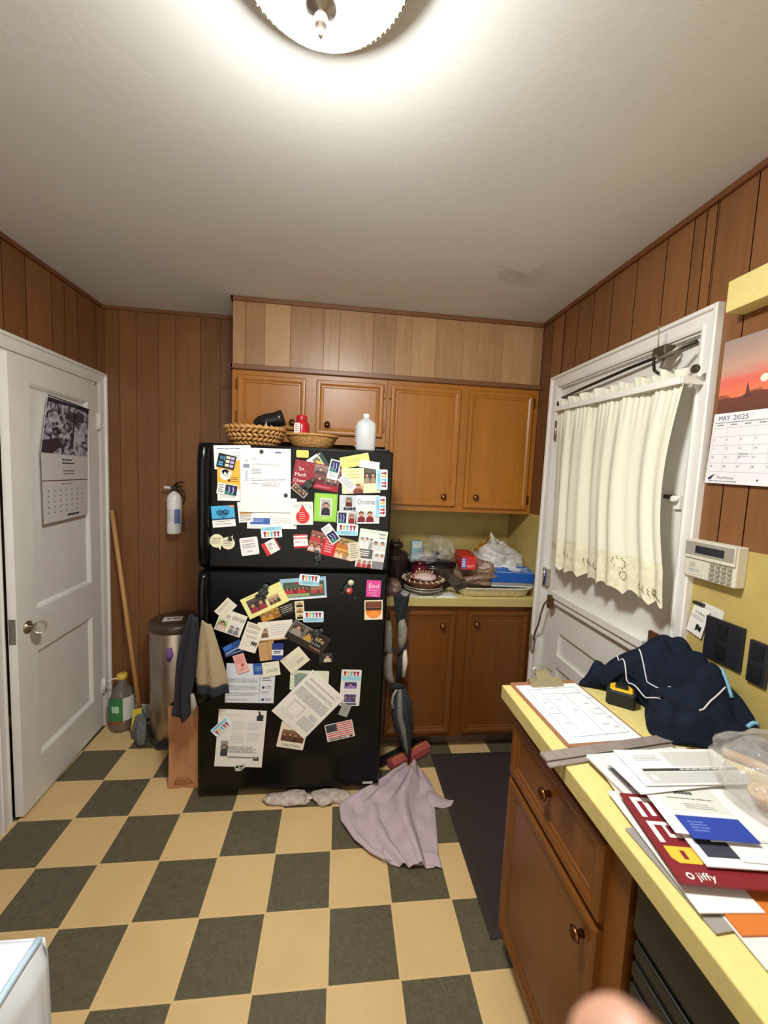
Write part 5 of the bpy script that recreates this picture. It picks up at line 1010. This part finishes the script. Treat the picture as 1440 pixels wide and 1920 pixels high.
s = Sheet(.05, .04, CR and (206, 200, 182)); s.r(.1, .1, .5, .5, (180, 174, 160)).l(.1, .6, .9, .9, 2, (120, 130, 150)); s.build('door_label', t, mtx=frame((-.0355, .045, -.028), (0, -1, 0), (0, 0, 1), (-1, 0, 0)))
# tags and dark plates
t = empty('paper_tags', (XR, -.72, 1.19), 'white printed paper tags pinned beside the right door frame', 'tag')
s = Sheet(.075, .085, (214, 210, 200), .001, .008); s.l(.15, .15, .85, .8, 6, 'lg'); s.build('back_tag', t, mtx=Matrix.Translation((-XR, .72, -1.19)) @ on_right(-.735, 1.195, .003, -6))
s = Sheet(.055, .095, (226, 222, 214), .001); s.T(.2, .28, .014, 'CURA', (60, 60, 66), w=.034).l(.1, .36, .9, .5, 2, 'g').poly([(.5, .62), (.62, .6), (.74, .66), (.86, .62), (.84, .84), (.66, .78), (.5, .86)], 'k', 2)
s.build('front_tag', t, mtx=Matrix.Translation((-XR, .72, -1.19)) @ on_right(-.70, 1.178, .008, -12))
MB().mat(M((40, 40, 40), .4)).box(-.014, -.001, .005, .04, .038, .046).build('clip', t)
DP = M((34, 34, 40), .3)
for nm, yc, zc, ww, hh, lb in (('switch_plate', -.787, 1.145, .115, .125, 'wide black wall plate standing behind the navy jacket'), ('switch_plate', -.888, 1.13, .05, .115, 'narrow black wall plate at right, past the wide one')):
    t = empty(nm, (XR, yc, zc), lb, 'wall plate'); B(DP, (-.012, -.001, -ww/2, ww/2, -hh/2, hh/2)).build('plate', t, bevel=.002)
    b = MB().mat(M((24, 24, 26), .4))
    for dz in (-.03, .03): b.box(-.015, -.011, -.014, .014, dz-.02, dz+.02)
    b.build('insert', t)

# ------------------------------------------------------------------ right worktop items
t = empty('clipboard', (1.365, -.748, WZ), 'brown clipboard with floor-plan sketch at end of worktop', 'clipboard')
m_ = Matrix.Rotation(radians(3), 4, 'Z')
s = Sheet(.229, .315, (150, 104, 74), .004, .01); s.build('board', t, mtx=m_)
s = Sheet(.212, .283, (226, 228, 230), .0006); LN = (150, 160, 176)
def ln(u0, v0, u1, v1, w_=.004, col=LN):
    du, dv = u1-u0, v1-v0; L_ = math.hypot(du, dv); nx, ny = -dv/L_*w_, du/L_*w_; s.poly([(u0+nx, v0+ny), (u1+nx, v1+ny), (u1-nx, v1-ny), (u0-nx, v0-ny)], col, 2)
for q_ in ((.12, .10, .9, .08), (.9, .08, .92, .9), (.1, .92, .92, .9), (.12, .1, .1, .92), (.3, .1, .3, .9), (.3, .2, .9, .2), (.62, .2, .6, .92), (.3, .55, .1, .55), (.9, .6, .74, .6), (.74, .6, .74, .5), (.2, .3, .3, .3)): ln(*q_)
for u, v in ((.4, .3), (.5, .5), (.15, .35), (.18, .45), (.75, .4), (.82, .5), (.85, .65), (.8, .8), (.2, .7), (.55, .07), (.9, .3), (.7, .75)): s.l(u, v, u+.1, v+.03, 2, (110, 120, 150))
s.build('sketch_sheet', t, mtx=m_ @ Matrix.Translation((.002, -.006, .0042)))
cl = MB().mat(M((186, 176, 140), .35, .8)); cl.rings([[(x, y, z) for y, z in ((.118, .005), (.142, .005), (.150, .012), (.146, .022), (.130, .018), (.118, .010))] for x in (-.055, .055)], True, True, True, False)
cl.rings([[(-.03, .135, .018), (.03, .135, .018), (.022, .165, .040), (-.022, .165, .040)], [(-.03, .139, .016), (.03, .139, .016), (.022, .168, .037), (-.022, .168, .037)]], True, True, True, False)
cl.tube([(-.03, .15, .03), (-.034, .16, .046), (-.01, .165, .056), (.0, .162, .046), (.012, .166, .054), (.034, .158, .036)], .002, 6); cl.build('clip', t, mtx=m_)
t = empty('tape_measure', (1.545, -.715, WZ), 'black and yellow tape measure beside the clipboard', 'tape measure')
m_ = Matrix.Rotation(radians(-38), 4, 'Z')
def tmo(k_, z): return [(x*k_, y*k_, z) for x, y in ((-.038, -.024), (-.030, -.034), (.034, -.034), (.040, -.028), (.040, .010), (.026, .032), (.0, .038), (-.024, .032), (-.038, .012))]
MB().mat(M((28, 28, 26), .5)).rings([tmo(.97, 0), tmo(1, .004), tmo(1, .040), tmo(.95, .046)], True, True, True, False).build('case', t, mtx=m_, bevel=.003)
MB().mat(M((226, 178, 30), .35)).rings([tmo(.78, .046), tmo(.72, .049)], True, True, True, False).build('yellow_panel', t, mtx=m_)
B(M((18, 18, 18), .5), (-.016, .018, -.014, .012, .048, .056)).build('lock_button', t, mtx=m_, bevel=.002)
# grey seam strips
GS = noisy('grey_vinyl', (124, 112, 106), (146, 134, 128), 60, .5)
t = empty('seam_strip', (1.34, -.925, WZ), 'pair of grey vinyl strips lying across the worktop seam', 'trim strip')
m_ = Matrix.Rotation(radians(8), 4, 'Z')
B(GS, (-.165, .215, -.014, .016, .001, .009)).build('upper_strip', t, mtx=m_, bevel=.001)
B(GS, (-.17, .20, -.030, -.016, .001, .006)).build('lower_strip', t, mtx=m_, bevel=.001)
# navy jacket, heaped
def bumpf(x, y, cx, cy, sx_, sy_, h, rot=0):
    dx, dy = x-cx, y-cy; c_, s_ = cos(rot), sin(rot); a, b_ = (dx*c_+dy*s_)/sx_, (-dx*s_+dy*c_)/sy_; return h*math.exp(-(a*a+b_*b_))
OUT = [(1.475, -.612), (1.53, -.575), (1.60, -.60), (1.66, -.575), (1.755, -.59), (1.785, -.66), (1.788, -.80), (1.787, -.93), (1.74, -.985), (1.66, -.962), (1.60, -.93), (1.535, -.905), (1.522, -.86), (1.565, -.795), (1.60, -.745), (1.585, -.70), (1.54, -.652), (1.505, -.632)]
CX, CY = 1.665, -.765
def jk(x, y, e):
    h = bumpf(x, y, 1.70, -.70, .075, .085, .155)+bumpf(x, y, 1.62, -.665, .07, .05, .085)+bumpf(x, y, 1.73, -.83, .065, .075, .125)+bumpf(x, y, 1.62, -.85, .08, .06, .05)+bumpf(x, y, 1.535, -.62, .045, .03, .04)
    n_ = noise.noise(Vector((x*9, y*9, 1.3))); f1 = abs(sin((x*.75+y)*34+3*n_)); f2 = abs(sin((x*1.1-y*.7)*26+2*n_+1))
    h += .030*(f1**1.2)+.018*f2**1.5+.03*n_*(.3+h*5)
    return max(.003, h)*min(1, e)
nA = 110; nR = 46
def outl(a):
    t_ = a*len(OUT); i = int(t_) % len(OUT); f = t_-int(t_); p0, p1 = OUT[i], OUT[(i+1) % len(OUT)]; pm, pn = OUT[i-1], OUT[(i+2) % len(OUT)]
    return tuple(.5*((2*b_)+(-a_+c_)*f+(2*a_-5*b_+4*c_-d_)*f*f+(-a_+3*b_-3*c_+d_)*f**3) for a_, b_, c_, d_ in zip(pm, p0, p1, pn))
def jkp(a, r):
    ox_, oy_ = outl(a % 1); x = CX+(ox_-CX)*r; y = CY+(oy_-CY)*r; e = (1-r)*7+.12
    return (x-CX, y-CY, jk(x, y, e))
t = empty('jacket', (CX, CY, WZ), 'navy fleece jacket with white piping heaped on right worktop', 'jacket')
MB().mat(NAVY).grid(lambda a, r: jkp(a, max(r, .001)), nA, nR).build('fleece', t, solid=.004)
def jline(pts, r, m__, name, lift=.004):
    P_ = []
    for i in range(len(pts)-1):
        for k in range(8):
            f = k/8; x = pts[i][0]*(1-f)+pts[i+1][0]*f; y = pts[i][1]*(1-f)+pts[i+1][1]*f
            best = jk(x, y, 1e3); P_.append((x-CX, y-CY, best+lift))
    MB().mat(m__).tube(P_, r, 8).build(name, t)
jline([(1.60, -.60), (1.578, -.66), (1.572, -.70), (1.585, -.765), (1.60, -.81)], .002, M((206, 200, 206), .6), 'white_piping')
jline([(1.62, -.68), (1.615, -.73), (1.64, -.80)], .002, M((206, 200, 206), .6), 'white_piping')
jline([(1.64, -.885), (1.68, -.875), (1.735, -.865)], .0022, M((206, 200, 206), .6), 'white_piping')
jline([(1.775, -.80), (1.755, -.80), (1.738, -.82), (1.735, -.85), (1.74, -.88)], .0055, M((120, 168, 196), .6), 'light_blue_band', .002)
jline([(1.745, -.92), (1.775, -.925)], .005, M((120, 168, 196), .6), 'light_blue_band', .004)
MB().mat(M((16, 18, 26), .2)).lathe([(.007, 0), (.007, .004), (0, .005)], (1.60-CX, -.80-CY, jk(1.60, -.80, 1e3)+.003), 12).build('button', t)
# tape dispenser
t = empty('tape_dispenser', (1.72, -1.03, WZ), 'black tape dispenser with white roll at right frame edge', 'tape dispenser')
MB().mat(M((14, 14, 15), .2)).rings([[(x, y, z) for y, z in ((-.07, 0), (.07, 0), (.075, .03), (.06, .058), (.045, .052), (.03, .03), (-.04, .03), (-.07, .05))] for x in (-.032, .032)], True, True, True, False).build('base', t, bevel=.004)
MB().mat(M((200, 196, 186), .4)).lathe([(.0, -.010), (.032, -.010), (.032, .010), (0, .010)], (0, -.01, .045), 28, mtx=Matrix.Rotation(pi/2, 3, 'Y')).build('tape_roll', t)
MB().mat(M((190, 186, 180), .2, 1)).box(-.012, .012, .070, .078, .052, .060).build('cutter', t)
t = MB().mat(wood('dowel_wood', (150, 104, 56), (184, 136, 82), .5, 1)).tube([(1.64, -.958, .938), (1.70, -1.03, .938), (1.745, -1.10, .938)], [.010, .011, .011], 10)
tag(t.build('wooden_dowel'), 'light wooden dowel lying between navy jacket and mail pile', 'dowel')
# mail pile
def flat(s, name, x, y, z, ang, label, cat, tilt=0, group=None, bend=.0):
    if bend:
        pass
    m = Matrix.Translation((x, y, z)) @ Matrix.Rotation(radians(ang), 4, 'Z') @ Matrix.Rotation(radians(tilt), 4, 'Y')
    return s.build(name, None, label, cat, group, mtx=m)
WW = (226, 224, 220)
G_ = 'pile of mail on the right worktop'
def env(w_, h_, col=WW, t=.002): return Sheet(w_, h_, col, t)
s = env(.26, .04, (140, 136, 130)); s = Sheet(.24, .30, (150, 146, 138), .003); flat(s, 'magazine', 1.42, -1.21, .9255, 4, 'grey magazine at very bottom of the mail pile', 'magazine')
s = Sheet(.215, .10, (214, 210, 206), .002); flat(s, 'envelope', 1.385, -1.325, .929, -2, 'white envelope lowest at front of the mail pile', 'envelope')
s = Sheet(.22, .18, (146, 140, 134), .002, rough=.25); flat(s, 'plastic_mailer', 1.352, -1.228, .9278, 3, 'grey plastic mailer jutting left beside the maroon catalogue', 'mailer')
s = Sheet(.28, .21, (196, 110, 44), .003); s.poly([(0, 0), (1, 0), (1, .2), (0, .3)], (176, 92, 34), 1).r(.62, .30, .86, .62, (214, 206, 190), 2).r(.65, .34, .83, .58, (196, 186, 170), 3)
flat(s, 'padded_envelope', 1.425, -1.235, .9315, -3, 'orange padded envelope near the bottom of mail pile', 'envelope')
s = env(.24, .105); flat(s, 'envelope', 1.302, -1.185, .935, 86, 'white envelope jutting left below the maroon catalogue', 'envelope')
s = env(.24, .105, (200, 190, 176)); flat(s, 'envelope', 1.318, -1.12, .9375, 81, 'cream envelope jutting left under white ones', 'envelope')
s = Sheet(.27, .30, (206, 204, 200), .002); s.l(.05, .1, .5, .9, 8, 'lg'); flat(s, 'letter', 1.42, -1.10, .940, 3, 'large white letter under the maroon catalogue', 'letter')
s = env(.25, .11); flat(s, 'envelope', 1.338, -1.085, .9425, 96, 'white envelope fanned out left at back of pile', 'envelope')
s = env(.24, .16, (208, 206, 206)); s.r(.1, .2, .4, .6, (150, 150, 156)); flat(s, 'envelope', 1.398, -1.04, .945, 6, 'pale grey envelope fanned at back left of mail pile', 'envelope')
s = Sheet(.25, .12, (150, 30, 34), .002); s.r(.05, .05, .4, .2, 'w').r(.08, .08, .3, .17, (200, 160, 150), 2); flat(s, 'catalogue', 1.445, -1.045, .9475, 8, 'red catalogue showing under white envelopes at back', 'catalogue')
s = Sheet(.27, .185, (118, 24, 34), .004)
# bold letters along its left edge
LT = (232, 228, 220)
s.r(.05, .05, .24, .10, LT, 2).r(.05, .10, .085, .31, LT, 2).r(.125, .10, .16, .29, LT, 2).r(.20, .10, .24, .31, LT, 2)
s.r(.05, .36, .24, .40, LT, 2).r(.05, .40, .085, .60, LT, 2).r(.205, .40, .24, .50, LT, 2).r(.14, .50, .24, .54, LT, 2).r(.14, .40, .16, .50, LT, 2)
s.poly([(.05, .64), (.25, .64), (.25, .76), (.22, .81), (.08, .81), (.05, .76)], (226, 178, 60), 2).r(.13, .68, .16, .77, (118, 24, 34), 3)
s.l(.28, .66, .36, .80, 3, (226, 190, 160))
s.c(.085, .93, .022, (226, 216, 210), 2, 16).c(.085, .93, .013, (118, 24, 34), 3, 12).T(.125, .96, .018, 'jiffy', (232, 226, 220), w=.030)
flat(s, 'catalogue', 1.384, -1.200, .950, -9, 'maroon catalogue with white and yellow block letters, jiffy logo', 'catalogue')
s = env(.22, .11); s.l(.1, .5, .3, .8, 4, 'k', .5); flat(s, 'envelope', 1.375, -1.125, .9555, 88, 'white window envelope angled across the middle of pile', 'envelope')
s = Sheet(.23, .17, WW, .002); s.r(.06, .04, .70, .90, (54, 56, 70), 1).r(.7, .04, .98, .9, (70, 66, 66), 1); flat(s, 'magazine', 1.425, -1.185, .9585, -8, 'white bordered booklet with dark slate cover', 'booklet')
s = env(.22, .11, WW, .001); s.l(.45, .35, .8, .6, 4, (170, 170, 176)).l(.3, .62, .55, .85, 4, (190, 190, 190)); flat(s, 'letter', 1.485, -1.215, .9615, -9, 'white printed letter over the slate booklet cover', 'letter')
s = Sheet(.24, .105, WW, .0015); flat(s, 'envelope', 1.41, -1.10, .9615, 84, 'long white envelope standing out behind the slate booklet', 'envelope', 1)
s = Sheet(.23, .145, WW, .0015); s.r(.10, .16, .62, .64, (206, 206, 198), 1).l(.26, .28, .42, .34, 1, (80, 80, 80), .9, .05).l(.16, .40, .6, .46, 1, (130, 130, 126)).l(.26, .5, .52, .6, 3, (130, 130, 126))
flat(s, 'envelope', 1.415, -1.145, .966, -9, 'white envelope with printed window in middle of pile', 'envelope', 1)
s = Sheet(.115, .05, (36, 62, 150), .001); s.l(.12, .25, .4, .75, 4, (110, 130, 200), .4); flat(s, 'leaflet', 1.372, -1.197, .970, -9, 'bright blue leaflet strip across the white window envelope', 'leaflet', 0)
s = Sheet(.24, .105, WW, .0015); s.l(.1, .1, .3, .3, 3, 'lg'); flat(s, 'envelope', 1.405, -1.055, .972, 4, 'white envelope just under the topmost grey panelled one', 'envelope', 0)
s = Sheet(.245, .107, (226, 225, 222), .0015); s.r(.42, .08, .93, .52, (196, 195, 190), 1).l(.12, .18, .4, .36, 4, (140, 140, 140)).r(.10, .56, 1, .64, (60, 60, 58), 1).l(.45, .575, .9, .625, 1, (200, 200, 196), .8, .1, 3).r(.08, .66, 1, .96, (190, 189, 184), 1).r(.12, .74, .17, .88, (214, 214, 210), 2)
flat(s, 'envelope', 1.437, -1.05, .976, -2, 'topmost white envelope with grey panels and dark band', 'envelope', 0)
FILMC = film((210, 206, 200), .30, .10, 12)
t = empty('plastic_bag', (1.565, -1.135, .985), 'clear shiny plastic bag sitting on the pile of mail', 'plastic bag')
crumple((0, 0, .035), (.105, .10, .062), FILMC, .34, 16, 80, 50, 21, -.004, crease=.7).build('film', t)
crumple((-.05, -.035, .018), (.034, .026, .018), noisy('tan_paper', (150, 118, 84), (214, 190, 150), 90, .6, .8), .4, 40, 30, 20, 22).build('paper_wad', t)

# ------------------------------------------------------------------ table with plastic cloth, bottom left
t = empty('dining_table', (-.315, -1.757, 0), 'dark wooden table under a white plastic cloth, bottom left', 'table')
W_T = wood('table_wood', (96, 54, 28), (120, 74, 40), .4, 0)
B(W_T, (-.38, .482, -.60, .645, .715, .742)).build('tabletop', t, bevel=.004)
for x in (-.35, .452):
    for y in (-.56, .615): B(W_T, (x-.025, x+.025, y-.025, y+.025, 0, .715)).build('leg', t)
CLT = noisy('white_plastic_cloth', (206, 212, 218), (226, 228, 230), 6, .3, .2, 2, .5)
def cl_(u, v):
    # v: 0 over the top far from the edge .. .5 edge .. 1 hem ; u runs along the right edge towards the camera
    y = .650-1.15*u
    if v < .4: x = -.42+.908*(v/.4); z = .745+.003*sin(u*30)*(v/.4)
    else:
        f = (v-.4)/.6; x = .488+.012*min(1, f*8)+.020*sin(u*40+1)*f*(1.0 if u > .02 else .2)+.006*sin(u*23)*f; z = .745-.36*f
    return (x, y, z)
b = MB().mat(CLT).grid(cl_, 120, 50)
b.grid(lambda u, v: (-.42+.915*u, .652+.006*min(1, v*9)+.008*sin(u*40)*v, .745-.34*v), 60, 16)
t2 = b.build('tablecloth', None, 'white plastic tablecloth with pale blue edge draped over the table', 'tablecloth', solid=.003); t2.location = (-.315, -1.757, 0)
MB().mat(M((172, 194, 206), .4)).tube([(.488, .65-1.15*k/40, .7455+.0015*sin(k)) for k in range(41)], .006, 8).build('blue_edging', t2)

# ------------------------------------------------------------------ the photographer's hand, one finger over the lens corner
SK = noisy('skin', (148, 106, 84), (164, 120, 96), 60, .5, .1)
C0 = Vector((.6702, -1.8032, 1.5819))
def rel(r_, u_, f_): return C0+cr*r_+cu*u_+cf*f_
def skin_obj(name, chains, parent=None):
    vs, es, rd_ = [], [], []; root = None
    for ch in chains:
        prev = ch[0] if isinstance(ch[0], int) else None
        for it in (ch[1:] if prev is not None else ch):
            vs.append(it[0]); rd_.append(it[1]); i = len(vs)-1
            if prev is not None: es.append((prev, i))
            prev = i
    me = bpy.data.meshes.new(name); me.from_pydata([tuple(v) for v in vs], es, []); me.materials.append(SK)
    o = bpy.data.objects.new(name, me); COL.objects.link(o)
    md = o.modifiers.new('skin', 'SKIN'); sv = me.skin_vertices.new() if not me.skin_vertices else me.skin_vertices[0]
    layer = me.skin_vertices[0].data
    for i, r_ in enumerate(rd_): layer[i].radius = (r_, r_)
    layer[0].use_root = True; md.use_smooth_shade = True
    m2 = o.modifiers.new('sub', 'SUBSURF'); m2.levels = m2.render_levels = 2
    if parent: o.parent = parent
    return o
# palm below and right of the lens; the index finger reaches up into the corner of the view
ch = [[(rel(.135, -.175, .00), .028), (rel(.115, -.135, .03), .030), (rel(.080, -.118, .05), .014), (rel(.052, -.105, .064), .0095), (rel(.0385, -.0912, .066), .0094), (rel(.0355, -.0866, .066), .0086)],
      [1, (rel(.105, -.155, .06), .012), (rel(.085, -.165, .08), .0095), (rel(.065, -.168, .082), .0085), (rel(.050, -.166, .078), .0075)],
      [1, (rel(.115, -.175, .06), .012), (rel(.095, -.190, .08), .0092), (rel(.075, -.194, .082), .0082), (rel(.060, -.192, .078), .0072)],
      [1, (rel(.120, -.195, .05), .011), (rel(.105, -.212, .07), .0085), (rel(.088, -.218, .072), .0075), (rel(.075, -.216, .070), .0066)],
      [0, (rel(.105, -.175, -.03), .014), (rel(.080, -.165, -.035), .0105), (rel(.060, -.150, -.030), .0092)]]
ps = skin_obj('person', ch); tag(ps, "person's fingertip close to the lens at bottom edge, bare skin", 'person')
